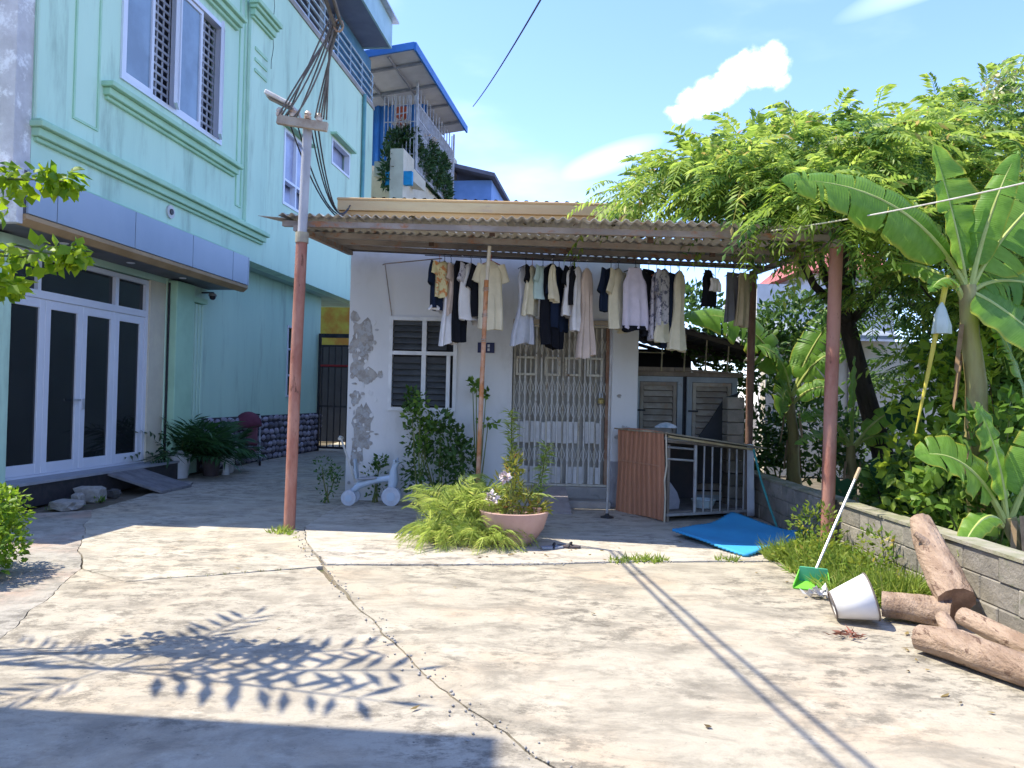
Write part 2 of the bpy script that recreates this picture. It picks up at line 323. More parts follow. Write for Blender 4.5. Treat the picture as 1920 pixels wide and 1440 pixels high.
def jag(poly, step=.06, amp=.014):
    out = []
    for i in range(len(poly)):
        a, b = Vector(poly[i]), Vector(poly[(i+1) % len(poly)]); n = max(1, int((b-a).length/step)); nr = Vector((-(b-a).y, (b-a).x)).normalized()
        for k in range(n):
            p = a.lerp(b, k/n)
            if -6 < p.x < 4.5 and p.y < 14:
                p = p + Vector((noise.noise(Vector((p.x*2.5, p.y*2.5, 1)))*amp*2.6 + noise.noise(Vector((p.x*13, p.y*13, 5)))*amp, noise.noise(Vector((p.x*2.5, p.y*2.5, 9)))*amp*2 + noise.noise(Vector((p.x*13, p.y*13, 7)))*amp))
            out.append((p.x, p.y))
    return out
def slab(poly, m_, z1, z0=-.055):
    pl = jag(poly); mb = MB(); n = len(pl); s = .003
    c = Vector((sum(p[0] for p in pl)/n, sum(p[1] for p in pl)/n))
    mb.add([(x, y, z0) for x, y in pl] + [(x, y, z1-.008) for x, y in pl] + [(x+(c.x-x)/max(.1, math.hypot(c.x-x, c.y-y))*s, y+(c.y-y)/max(.1, math.hypot(c.x-x, c.y-y))*s, z1) for x, y in pl],
        [(i, (i+1) % n, n+(i+1) % n, n+i) for i in range(n)] + [(n+i, n+(i+1) % n, 2*n+(i+1) % n, 2*n+i) for i in range(n)] + [tuple(range(2*n, 3*n))])
    return mb.build('slab', m_, ground)
DG = [(1.15,.6), (.62,2.0), (.20,3.05), (-.28,3.75), (-.62,4.45), (-1.02,5.30), (-1.56,6.50), (-1.98,7.45), (-2.22,8.36)]    # joint between lane and yard
def off(pts, d): return [(x+d, y) for x, y in pts]
yard = off(DG[:7], .005) + [(-.6,6.60), (.3,6.72), (1.2,6.93), (2.1,7.04), (3.13,7.08), (3.13,-14), (6.5,-14.2), (6.5,-16), (3.0,-16)]  # yard and lane slabs extended unseen behind the camera to bounce sunlight into shade
slab(yard, yardm, 0.0)
slab([(-1.53,6.54), (-.6,6.63), (.3,6.75), (1.2,6.96), (2.1,7.07), (3.13,7.11), (3.13,10.6), (3.13,13), (1.5,13), (1.5,10.62), (-2.18,10.62), (-2.22,8.40), (-1.95,7.47)], apronm, .006)
slab([(-3.426,6.215), (-2.88,5.83), (-1.555,6.50), (-1.958,7.465), (-2.228,8.395), (-2.19,10.64), (-2.22,19), (-2.2,26), (-5.2,26), (-5.1,18.5), (-5.35,14.5), (-5.5,12.4), (-5.0,10.9), (-4.95,9.2), (-4.2,7.6)], lanem_lifted, -.004)
slab([(-3.42,6.19), (-2.86,5.81), (-1.60,6.43)] + [(x-.005, y) for x, y in reversed(DG[:6])] + [(2.98,-16), (-4.4,-16), (-4.3,-2.5), (-2.0,.5), (-2.65,3.6)], lanem, -.002)
slab([(-3.432,6.20), (-4.205,7.60), (-4.953,9.21), (-5.9,8.6), (-5.9,3.9), (-4.2,3.9), (-4.2,-2.3), (-2.006,.5), (-2.656,3.6)], stripm, -.006)
# ================================================================== TEAL BUILDING (own frame: x outwards over the lane, y along the facade)
AL = R(6.3); TO = Vector((-7.02*math.cos(AL), 7.02*math.sin(AL), 0))
def TW(o, a, h=0): return (TO.x + o*math.cos(AL) + a*math.sin(AL), TO.y - o*math.sin(AL) + a*math.cos(AL), h)
tb = thing('apartment_building', 'teal painted two storey building with blue signboard and glass folding doors', 'building', TO, -AL)
def T(name, mb, m_, parent=None, **k): return mb.build(name, m_, parent or tb, **k)
D = -6.0
# lower walls: left of door, above door, right part
T('wall', MB().box(D, 0, 6.6, 8.36, 0, 3.88), teal); 
T('wall', MB().box(D, 0, 11.87, 16.80, 0, 3.88), teal)
T('wall', MB().box(D, 0, 16.80, 17.45, 0, 1.34), teal); T('wall', MB().box(D, 0, 16.80, 17.45, 2.98, 3.88), teal); T('wall', MB().box(D, 0, 17.45, 18.9, 0, 3.88), teal)
T('wall', MB().box(D, -.02, 8.36, 11.87, 3.18, 3.88), teal)
T('door_reveal', MB().box(-.35, -.02, 11.44, 11.868, .30, 3.178), cream)
T('wall', MB().box(-4, -3.8, 8.36, 11.87, 0, 3.2), mat('room_wall', (.35,.33,.30), None, 1)); T('floor_slab', MB().box(-3.8, -.02, 8.362, 11.868, .02, .28), granite)
# upper storey, overhanging
up = MB(); O2 = .56
def wallholes(o0, o1, a0, a1, h0, h1, holes, nm='upper_wall', m_=teal):
    """rectangular wall pieces round the holes (a0,a1,h0,h1), sorted along a"""
    mb = MB(); cur = a0
    for (p, q, u, v) in holes:
        mb.box(o0, o1, cur, p, h0, h1); mb.box(o0, o1, p, q, h0, u); mb.box(o0, o1, p, q, v, h1); cur = q
    mb.box(o0, o1, cur, a1, h0, h1); return T(nm, mb, m_)
wallholes(.26, O2, 8.06, 21.1, 3.88, 9.5, [(9.62,12.40,5.62,7.66), (15.02,16.36,5.30,6.86), (17.8,19.15,6.98,7.62)])
T('side_wall', MB().box(D, O2-.004, 7.80, 8.056, 3.36, 9.5), sidew)
T('rear_wall', MB().box(D, .257, 20.85, 21.095, 3.89, 9.49), teal)
T('floor_slab', MB().box(D, .255, 8.06, 20.84, 3.885, 4.1), mat('soffit_paint', (.42,.60,.55), None, 2))
T('roof_slab', MB().box(D, O2+.03, 8.06, 21.12, 9.503, 9.62), conc)
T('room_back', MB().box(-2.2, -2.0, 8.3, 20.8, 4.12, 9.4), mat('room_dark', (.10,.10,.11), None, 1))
# mouldings
def mould(nm, a0, a1, h, sizes, m_=tealg, o=O2):
    mb = MB(); z = h
    for k, (pr, ht) in enumerate(sizes): mb.box(o-.01+.001*k, o+pr, a0-pr*.6, a1+pr*.6, z, z+ht-.002); z += ht
    return T(nm, mb, m_, bevel=.008)
mould('cornice', 8.12, 14.05, 4.26, [(.05,.05), (.10,.10), (.16,.07), (.12,.03)])
mould('window_sill', 9.35, 12.85, 5.22, [(.05,.05), (.10,.10), (.17,.07)])
mould('window_head', 9.40, 12.80, 7.80, [(.06,.06), (.12,.10), (.18,.07), (.14,.03)])
mould('string_course', 8.12, 13.2, 3.87, [(.05,.06)])
T('pilaster', MB().box(O2, O2+.07, 13.30, 14.12, 4.50, 9.48), teal, bevel=.01)
T('pilaster', MB().box(O2, O2+.05, 8.06, 8.55, 4.50, 9.48), teal, bevel=.01)
mould('capital', 13.30, 14.12, 8.25, [(.05,.05), (.09,.12), (.14,.07), (.19,.09)], o=O2+.07)
for hh in (7.35, 7.55, 7.75): T('pilaster_groove_strip', MB().box(O2+.07, O2+.09, 13.45, 13.97, hh, hh+.06), tealg)
for (a0, a1, h0, h1) in ((8.72, 9.2, 4.75, 9.3), (12.98, 13.2, 4.75, 9.3)):    # raised panel beads
    mb = MB()
    for (p, q, u, v) in ((a0, a0+.03, h0, h1), (a1-.03, a1, h0, h1), (a0+.03, a1-.03, h0, h0+.03)): mb.box(O2, O2+.018, p, q, u, v)
    T('wall_moulding', mb, tealg)
# big upper window
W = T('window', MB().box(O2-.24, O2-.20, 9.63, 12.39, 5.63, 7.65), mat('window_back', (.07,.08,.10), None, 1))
def frame(nm, par, o0, o1, a0, a1, h0, h1, t, m_=upvc):
    mb = MB(); mb.box(o0, o1, a0, a0+t, h0, h1).box(o0, o1, a1-t, a1, h0, h1).box(o0+.001, o1-.001, a0+t, a1-t, h0, h0+t).box(o0+.001, o1-.001, a0+t, a1-t, h1-t, h1); return mb.build(nm, m_, par)
frame('window_frame', W, O2-.10, O2+.03, 9.622, 12.398, 5.622, 7.658, .07)
MB().box(O2-.09, O2+.02, 10.97, 11.05, 5.695, 7.585).build('mullion', upvc, W)
for (a0, a1) in ((9.70, 10.40), (11.06, 11.74)):           # fixed sashes
    frame('sash', W, O2-.06, O2+.0, a0, a1, 5.70, 7.58, .06); MB().box(O2-.035, O2-.025, a0+.06, a1-.06, 5.76, 7.52).build('pane', skyglass, W)
for (a0, a1) in ((10.41, 10.965), (11.75, 12.32)):          # openings with steel grille
    mb = MB()
    for k in range(15): mb.box(O2-.12, O2-.10, a0, a1, 5.74+k*.125, 5.775+k*.125)
    for k in range(4): mb.box(O2-.125, O2-.105, a0+.06+k*.16, a0+.08+k*.16, 5.70, 7.58)
    mb.build('grille', mat('white_grille', (.62,.64,.70), None, 2, .4), W)
for (a1, sw) in ((10.96, .58), (12.31, .58)):                # casements swung out, hinged at far jamb
    ang = R(24); mb = MB(); gl = MB()
    dx, dy = math.sin(ang), -math.cos(ang)
    def cp_(u, h, off_=0): return (O2+.03 + dx*u + dy*off_*-1*0 + off_*math.cos(ang), a1 + dy*u + off_*math.sin(ang), h)
    def strip(b_, u0, u1, h0, h1, th): b_.hexa([cp_(u0,h0,0), cp_(u1,h0,0), cp_(u1,h0,th), cp_(u0,h0,th), cp_(u0,h1,0), cp_(u1,h1,0), cp_(u1,h1,th), cp_(u0,h1,th)])
    sw2 = .30
    for (u0, u1, h0, h1) in ((0,.06,5.70,7.58), (sw2-.06,sw2,5.70,7.58), (.06,sw2-.06,5.70,5.76), (.06,sw2-.06,7.52,7.58)): strip(mb, u0, u1, h0, h1, .045)
    c = mb.build('casement', upvc, W); strip(gl, .06, sw2-.06, 5.76, 7.52, .012); gl.build('casement_pane', skyglass, W)
# further upper windows
W2 = T('window', MB().box(O2-.22, O2-.18, 15.03, 16.35, 5.31, 6.85), lglass); frame('window_frame', W2, O2-.12, O2+.02, 15.022, 16.358, 5.302, 6.858, .06)
MB().box(O2-.11, O2+.01, 15.66, 15.72, 5.36, 6.80).box(O2-.11, O2+.01, 15.08, 15.66, 5.80, 5.85).box(O2-.11, O2+.01, 15.72, 16.30, 5.80, 5.85).build('mullion', upvc, W2)
for a0, a1 in ((15.08,15.66), (15.72,16.30)): MB().box(O2-.07, O2-.06, a0, a1, 5.85, 6.80).build('pane', lglass, W2)
T('window_hood', MB().box(O2, O2+.16, 14.95, 16.45, 6.90, 6.95), tealg)
W3 = T('window', MB().box(O2-.22, O2-.18, 17.81, 19.14, 6.99, 7.61), lglass); frame('window_frame', W3, O2-.12, O2+.02, 17.802, 19.148, 6.982, 7.618, .06); T('window_hood', MB().box(O2, O2+.16, 17.7, 19.25, 7.66, 7.71), tealg)
W4 = T('window', MB().box(-.22, -.18, 16.81, 17.44, 1.35, 2.97), dglass); frame('window_frame', W4, -.10, .02, 16.802, 17.448, 1.342, 2.978, .05)
MB().box(-.09, .01, 16.85, 17.40, 1.82, 1.86).box(-.09, .01, 16.85, 17.40, 2.42, 2.46).build('mullion', upvc, W4)
# round vent lamp, camera, pipes
v = MB(); v.tube([(O2, 10.92, 4.13), (O2+.03, 10.92, 4.13)], .10, 20); vo = T('wall_vent', v, mat('pale_plastic', (.62,.62,.60), None, 2, .5)); MB().tube([(O2+.03, 10.92, 4.13), (O2+.045, 10.92, 4.13)], .045, 14).build('vent_core', black, vo)
T('downpipe', MB().tube([(O2+.06, 20.1, 9.55), (O2+.06, 20.1, 4.0)], .05, 10), mat('teal_pipe', (.13,.33,.36), None, 3, .5), smooth=True)
sc_ = T('security_camera', MB().lathe([(0,.0), (.05,-.005), (.07,-.03), (.07,-.05)], 14, (.2,12.98,3.18)), mat('grey_plastic', (.3,.3,.3), None, 2, .5)); MB().lathe([(.055,-.05), (.05,-.09), (.03,-.115), (0,-.12)], 14, (.2,12.98,3.18)).build('lens_dome', black, sc_)
T('camera_arm', MB().box(0, .22, 12.96, 13.0, 3.175, 3.20), black)
# signboard of blue panels with brown trim, dark soffit under it
SG = thing_sg = T('signboard', MB().box(.06, .70, 7.80, 13.20, 3.34, 3.84), soff)
ed = [7.82, 8.28, 9.80, 11.30, 12.62, 13.20]
for a0, a1 in zip(ed, ed[1:]): MB().box(.705, .745, a0+.008, a1-.008, 3.36, 3.86).build('panel', bluep, SG, bevel=.004)
MB().box(.10, .745, 13.205, 13.235, 3.36, 3.86).build('panel', bluep, SG)
MB().prism([(.60,3.24), (.66,3.235), (.735,3.30), (.735,3.352), (.60,3.352)], 'y', 7.80, 13.22).build('trim', brownt, SG)
MB().box(.0, .60, 7.80, 13.2, 3.27, 3.335).build('soffit_board', soff, SG)
for a in (9.0, 10.4, 11.8): MB().lathe([(0,-.01), (.05,-.01), (.06,0)], 14, (.3,a,3.268)).build('downlight', upvc, SG)
T('side_return', MB().box(-.3, .70, 7.70, 7.795, 3.24, 3.86), sidew)
# entrance: plinth, sill, folding doors, transom
T('plinth', MB().box(-.02, .28, 6.6, 11.86, 0, .265), granite); T('door_sill', MB().box(-.3, .31, 6.6, 11.86, .268, .30), mat('sill_stone', (.33,.34,.37), None, 6, .5))
T('pilaster', MB().box(-.02, .10, 6.6, 8.40, .302, 3.24), teal)
DF = T('door_frame', MB().box(-.16, -.05, 8.40, 8.47, .302, 3.16).box(-.16, -.05, 11.37, 11.44, .302, 3.16).box(-.159, -.051, 8.47, 11.37, 2.58, 2.68).box(-.159, -.051, 8.47, 11.37, 3.09, 3.16).box(-.158, -.052, 9.02, 9.08, 2.68, 3.09).box(-.158, -.052, 10.60, 10.68, 2.68, 3.09).box(-.159, -.051, 8.47, 11.37, .302, .33), upvc)
for a0, a1 in ((8.47,9.02), (9.08,10.60), (10.68,11.37)): MB().box(-.115, -.105, a0, a1, 2.68, 3.09).build('transom_pane', dglass, DF)
for k in range(4):
    a0 = 8.475 + k*.724; a1 = a0 + .718; lf = T('door_leaf', MB().box(-.13, -.07, a0, a0+.10, .332, 2.578).box(-.13, -.07, a1-.10, a1, .332, 2.578).box(-.129, -.071, a0+.10, a1-.10, .332, .47).box(-.129, -.071, a0+.10, a1-.10, 2.46, 2.578), upvc, bevel=.004)
    MB().box(-.105, -.097, a0+.10, a1-.10, .47, 2.46).build('pane', dglass, lf)
    if k in (1,): MB().box(-.07, -.02, a1-.07, a1-.05, 1.27, 1.29).box(-.035, -.02, a1-.19, a1-.05, 1.265, 1.295).build('handle', galv, lf)
    if k in (0, 2): MB().box(-.07, -.045, a0+.03, a0+.06, 1.15, 1.30).build('lock_plate', galv, lf)
# pilaster beside the door, fluted side
T('pilaster', MB().box(0, .16, 11.90, 12.45, 0, 3.24), tealg, bevel=.012)
for k in range(4): T('flute', MB().box(0, .10, 12.50+k*.11, 12.575+k*.11, .25, 2.95), teal, bevel=.01)
T('pilaster_cap', MB().box(0, .13, 12.47, 12.95, 2.97, 3.06), tealg); T('cable_conduit', MB().tube([(.03,11.885,0), (.03,11.885,3.2)], .018, 6), black)
# river-stone cladding along the base of the wall
clad = T('stone_base', MB().box(0, .03, 12.97, 18.9, 0, .95), mat('dark_mortar', (.07,.065,.08), None, 9, .95, .5))
stm = mat('cladding_stone', (.36,.33,.38), (.22,.20,.25), 5, .7, .4, rnd=.5)
svar = []
for k in range(10):
    mb = MB(); n = 7; a0 = random.uniform(0, 1)
    ring = [(math.cos(a0+2*math.pi*i/n)*random.uniform(.8,1.1), math.sin(a0+2*math.pi*i/n)*random.uniform(.8,1.1)) for i in range(n)]
    mb.add([(0, y, z) for y, z in ring] + [(.6, y*.85, z*.85) for y, z in ring] + [(1, y*.5, z*.5) for y, z in ring],
        [(i, (i+1)%n, n+(i+1)%n, n+i) for i in range(n)] + [(n+i, n+(i+1)%n, 2*n+(i+1)%n, 2*n+i) for i in range(n)] + [tuple(range(2*n, 3*n))])
    me = mb.mesh('stone'); me.materials.append(stm); me.polygons.foreach_set('use_smooth', [True]*len(me.polygons)); svar.append(me)
for r_ in range(7):
    x = 13.0 + (.1 if r_ % 2 else 0)
    while x < 18.85:
        wd = random.uniform(.09, .15); o = link('stone', random.choice(svar), clad); o.location = (.028, x+wd, .07+r_*.135+random.uniform(-.015,.015)); o.scale = (random.uniform(.03,.05), wd, random.uniform(.062,.078)); o.rotation_euler = (random.uniform(-.25,.25), 0, 0); x += wd*2+.012
# roof terrace: railing, canopy roof
RL = T('roof_railing', MB().box(O2-.06, O2-.01, 14.2, 21.1, 9.622, 9.70), galv)
railm = mat('rail_paint', (.38,.48,.55), (.28,.36,.42), 4, .4, metal=.3)
for hh in (9.85, 10.05, 10.25, 10.45): MB().tube([(O2-.03, 14.2, hh), (O2-.03, 21.1, hh)], .028, 8).build('rail', railm, RL, smooth=True)
for k in range(8): MB().tube([(O2-.03, 14.3+k*.96, 9.70), (O2-.03, 14.3+k*.96, 10.5)], .022, 6).build('rail_post', railm, RL)
RC = T('terrace_roof', MB().box(-5.2, 1.2, 12.5, 20.3, 10.93, 11.03), mat('roof_underside', (.20,.25,.36), (.16,.20,.30), 1.5, .7))
MB().box(1.205, 1.26, 12.45, 20.36, 10.90, 11.62).build('fascia', mat('fascia_teal', (.40,.60,.66), (.33,.52,.58), 2, .6), RC); MB().box(-5.2, 1.20, 20.302, 20.36, 10.90, 11.62).build('fascia', MATS['fascia_teal'], RC)
MB().box(-5.3, 1.42, 12.4, 20.48, 11.623, 11.67).build('roof_edge', galv, RC)
for a in (15.2, 17.6, 20.0): MB().box(.25, .36, a, a+.11, 9.622, 10.928).build('roof_post', mat('pale_post', (.55,.60,.66), None, 2, .5), RC)
MB().box(-3.0, -2.8, 12.5, 20.2, 9.622, 10.925).build('penthouse_wall', teal, RC)
MB().box(.42, .47, 18.2, 21.05, 9.705, 10.9).build('screen_panel', mat('blue_screen', (.10,.26,.42), (.07,.20,.34), 2, .5), RC)
# wall hairline crack and a thin cable
ck = MB(); pts = [(O2+.003, 14.35+.12*math.sin(k*1.3)*.4, 9.2-k*.16) for k in range(10)]; ck.tube([(O2+.004, p[1], p[2]) for p in pts], .006, 4); T('wall_crack', ck, mat('crack_dirt', (.10,.13,.12)))
# iron gate at the end of the alley
ag = thing('alley_gate', 'tall black iron bar gate closing the alley between teal building and grey house', 'gate', TW(0, 18.75), -AL)
for i in range(15): MB().box(.12+i*.165, .145+i*.165, -.01, .015, .06, 2.62).build('bar', black, ag)
for h in (.06, 1.1, 2.1, 2.62): MB().box(.03, 2.55, -.03, .03, h, h+.05).build('rail', black, ag)
MB().box(.03, .09, -.035, .035, 0, 2.95).box(2.5, 2.56, -.035, .035, 0, 2.95).box(.09, 2.5, -.034, .034, 2.85, 2.95).build('gate_frame', black, ag)
MB().box(.1, 2.5, -.045, -.032, 2.12, 2.17).build('red_strip', mat('red_strip', (.30,.03,.03), None, 3), ag)
ab = thing('alley_shade_wall', 'added rear wall coloured dark as alley shade, with yellow upper band, behind the alley gate', 'wall', TW(0, 22.4), -AL); MB().box(-3.0, 3.4, 0, .2, 0, 2.9).build('wall', mat('alley_shade', (.05,.055,.07), None, 2), ab); MB().box(-3.0, 3.4, 0, .2, 2.903, 4.4).build('upper_band', mat('yellow_wall', (.42,.38,.08), (.40,.20,.05), 2.5, .9), ab)  # added wall; its near-black colour stands in for the alley's shade
# ================================================================== GREY HOUSE
HY = 10.5
gh = thing('small_house', 'single storey grey rendered house with peeling corner and folding metal gate', 'house', (0, HY, 0))
def H(name, mb, m_, parent=None, **k): return mb.build(name, m_, parent or gh, **k)
H('wall', MB().box(-2.24, -1.68, 0, .2, 0, 4.06).box(-1.68, -.77, 0, .2, 0, 1.24).box(-1.68, -.77, 0, .2, 2.51, 4.06).box(-.77, .0, 0, .2, 0, 4.06).box(.0, 1.33, 0, .2, 2.46, 4.06).box(1.33, 1.68, 0, .2, 0, 4.06), houseg)
H('wall', MB().box(-2.24, -2.04, .202, 11, 0, 4.0), houseg); H('wall', MB().box(1.48, 1.68, .202, 11, 0, 4.0), houseg); H('wall', MB().box(-2.04, 1.48, 10.8, 11, 0, 4.0), houseg)
H('pillar', MB().box(1.345, 1.70, -.12, -.002, 0, 3.30), houseg, bevel=.01)
# peeled plaster patches: thin irregular scabs standing off the wall
def scabp(cx, cz, rx, rz, n=26, seed=0, m_=scab, y=-.002, th=.006):
    pts = []
    for i in range(n):
        a = 2*math.pi*i/n; k = 1 + .55*noise.noise(Vector((math.cos(a)*1.7+seed, math.sin(a)*1.7, seed*3.1))) + .25*noise.noise(Vector((math.cos(a)*6+seed, math.sin(a)*6, 9)))
        pts.append((cx+math.cos(a)*rx*k, cz+math.sin(a)*rz*k))
    return H('peeled_patch', MB().prism(pts, 'y', y, y-th), m_)
for i, q in enumerate([(-2.06,2.16,.15,.28), (-2.10,1.86,.11,.22), (-1.98,1.70,.12,.10), (-2.03,1.05,.12,.28), (-2.10,.62,.08,.2), (-2.0,.80,.10,.10), (-1.80,1.72,.04,.05), (-2.16,2.5,.06,.07), (-2.13,1.4,.07,.10)]): scabp(*q, seed=i*1.7+.3, th=.003+.0006*i)
for i in range(70):
    zc = random.choice((2.1, 1.85, 1.05, .7, .8)) + random.gauss(0,.22); scabp(max(-2.2, random.gauss(-2.05,.10)), max(.1,zc), random.uniform(.008,.035), random.uniform(.01,.04), n=9, seed=i*2.3, th=.0085+.00003*i, m_=random.choice([scab, houseg, scab]))
for i, q in enumerate([(1.55,1.05,.07,.06), (1.45,1.5,.03,.025), (1.60,.9,.04,.03), (1.43,.95,.03,.03)]): scabp(*q, seed=i+31, y=-.122)
H('damp_base', MB().box(1.343, 1.702, -.124, -.1205, 0, .62), mat('damp_render', (.40,.39,.40), (.30,.29,.30), 5, .95, .8, c3=(.52,.51,.52), s3=7))
# parapet cornice and dark corrugated roof
H('parapet', MB().box(-2.42, 1.72, -.16, .1, 4.062, 4.10).box(-2.40, 1.70, -.12, .1, 3.86, 3.93), ochre, bevel=.01)
H('parapet', MB().box(-2.41, 1.71, -.155, -.002, 3.93, 4.06), mat('ochre_light', (.58,.47,.26), (.50,.34,.18), 2, .85, .3, c3=(.36,.26,.20), s3=6, t3=(.55,.75), stretch=(.25,1,1)))
rw = []
npx = 120
for j in range(2):
    for i in range(npx+1):
        x = -2.0 + 3.75*i/npx; rw.append((x, .05+j*6, 4.15+.022*math.cos(2*math.pi*x/.14)+j*.6+.0))
rf = MB().add(rw, [(i, i+1, npx+2+i, npx+1+i) for i in range(npx)]).build('roof', darkroof, gh, fixn=False)
H('roof_fill', MB().box(-2.0, 1.7, .0, .12, 4.062+.04, 4.12), darkroof)
H('ceiling', MB().box(-2.04, 1.48, .2, 10.8, 3.9, 4.0), soff)
# window with glass louvres
wn = H('window', MB().box(-1.675, -.775, .16, .19, 1.245, 2.505), black)
def framexz(nm, par, x0, x1, z0, z1, t, y0, y1, m_): return MB().box(x0, x0+t, y0, y1, z0, z1).box(x1-t, x1, y0, y1, z0, z1).box(x0+t, x1-t, y0+.001, y1-.001, z0, z0+t).box(x0+t, x1-t, y0+.001, y1-.001, z1-t, z1).build(nm, m_, par)
wf = mat('white_window_paint', (.74,.74,.73), (.62,.62,.60), 4, .6, .1)
framexz('window_frame', wn, -1.69, -.76, 1.235, 2.52, .05, -.03, .1, wf)
MB().box(-1.24, -1.18, -.028, .098, 1.285, 2.47).box(-1.64, -1.24, -.027, .097, 2.0, 2.05).box(-1.18, -.81, -.027, .097, 2.0, 2.05).build('mullion', wf, wn)
MB().box(-.90, -.85, -.02, .09, 1.285, 1.999).build('mullion', wf, wn)
lv = mat('louvre_glass', (.10,.11,.115), (.07,.075,.08), 3, .25, spec=.6)
for x0, x1 in ((-1.635,-1.245), (-1.175,-.905)):
    for z0, z1 in ((1.29,1.99), (2.055,2.465)):
        k = 0; z = z0+.02
        while z < z1-.05:
            MB().hexa([(x0,.0,z),(x1,.0,z),(x1,.006,z-.004),(x0,.006,z-.004),(x0,.06,z+.085),(x1,.06,z+.085),(x1,.066,z+.08),(x0,.066,z+.08)]).build('louvre', lv, wn); z += .083
# folding gate set in its opening
fg = thing('folding_gate', 'rusty cream collapsible metal gate with lattice bars on the grey house', 'gate', (0, HY+.08, 0))
gm = mat('gate_paint', (.64,.62,.57), (.54,.52,.47), 9, .7, .3, c3=(.20,.12,.07), s3=16, t3=(.58,.68), stretch=(1,1,.3))
gy = mat('gate_yellowed', (.55,.51,.42), (.45,.41,.32), 7, .75, .3, c3=(.17,.10,.06), s3=14, t3=(.55,.68), stretch=(1,1,.3))
MB().box(.004, 1.326, .10, .118, .26, 2.455).build('inner_door', mat('tan_door', (.45,.43,.38), (.34,.32,.27), 5, .8, .2, stretch=(1,1,.2)), fg)
nb = 18
for i in range(nb):
    x = .03 + i*(1.27/(nb-1)); yy = .0 + (.02 if i % 2 else 0)
    MB().box(x-.011, x+.011, yy, yy+.03, .285, 2.43).build('bar', gm if i % 3 else gy, fg)
for i in range(nb-1):
    x0 = .03 + i*(1.27/(nb-1)); x1 = x0 + 1.27/(nb-1)
    for (z0, z1) in ((.56,.80), (1.16,1.42), (1.46,1.72), (2.05,2.3)):
        MB().bar((x0,-.012,z0), (x1,-.012,z1), .012, .006).bar((x0,-.02,z1), (x1,-.02,z0), .012, .006).build('lattice', gm if z0 < 2 else gy, fg)
    if i % 1 == 0:
        for q0, q1 in ((.29,.52), (.84,1.13)): random.random() > .12 and MB().box(x0+.014, x1-.014, -.008, -.003, q0+random.uniform(-.006,.006), q1+random.uniform(-.01,.01)).build('plate', mat('gate_plate', (.56,.55,.52), (.47,.455,.43), 6, .6, .1, c3=(.3,.22,.16), s3=14, t3=(.64,.72), rnd=.12), fg)
for x0, x1 in ((.05,.34), (.44,.66), (.72,.94), (1.02,1.24)): framexz('name_frame', fg, x0, x1, 1.76, 2.02, .03, -.035, -.022, gy)
for q0, q1 in ((2.432,2.457), (.255,.283)): MB().box(.0, 1.33, -.03, .06, q0, q1).build('track', gy, fg)
MB().box(1.285, 1.325, -.035, .05, .284, 2.43).build('jamb_post', mat('rust_brown', (.25,.13,.08), (.32,.22,.15), 8, .8, .3), fg)
MB().lathe([(0,-.05), (.045,-.045), (.05,0), (.03,.03), (0,.03)], 12, (1.22,-.07,1.44)).build('padlock', mat('brass', (.45,.36,.15), None, 6, .4, metal=.6), fg)
MB().tube([(1.20,-.06,1.47), (1.20,-.06,1.53), (1.24,-.06,1.53), (1.24,-.06,1.47)], .008, 6).build('shackle', galv, fg)
H('threshold', MB().box(-.1, 1.34, -.30, -.002, .0, .10).box(.0, 1.33, .0, .2, 0, .25), conc, bevel=.01)
H('lintel_strip', MB().box(.0, 1.66, -.05, -.002, 2.462, 2.52), mat('lintel', (.44,.36,.26), (.36,.28,.2), 4, .8))
rp_ = tag(MB().hexa([(.42,-.85,.008),(.78,-.85,.008),(.76,-.02,.008),(.44,-.02,.008),(.42,-.85,.025),(.78,-.85,.025),(.76,-.02,.25),(.44,-.02,.25)]).build('door_ramp', mat('ramp_pink', (.38,.33,.31), (.30,.26,.25), 6, .9, .5)), 'narrow cement ramp leading up to the folding gate', 'ramp'); rp_.location = (0, HY-.01, 0)
# house number plate
np_ = tag(MB().box(-.48, -.25, HY-.012, HY-.002, 2.05, 2.19).build('house_number_plate', mat('navy_plate', (.02,.025,.09), None, 4, .4)), 'small navy blue house number plate on the grey wall', 'plate')
dg = MB().box(-.345, -.315, HY-.016, HY-.013, 2.125, 2.165).box(-.345, -.315, HY-.016, HY-.013, 2.075, 2.112)
dg.build('number_mark', mat('plate_white', (.7,.7,.72)), np_)
# bent iron rod on the wall
br = tag(MB().tube([(-1.80,HY-.01,3.22), (-1.76,HY-.10,3.22), (-.95,HY-.5,3.24)], .008, 6).tube([(-1.765,HY-.05,3.22), (-1.66,HY-.02,2.53)], .007, 6).build('wall_bracket', beamm), 'thin bent iron rod bracket above the louvre window', 'bracket')
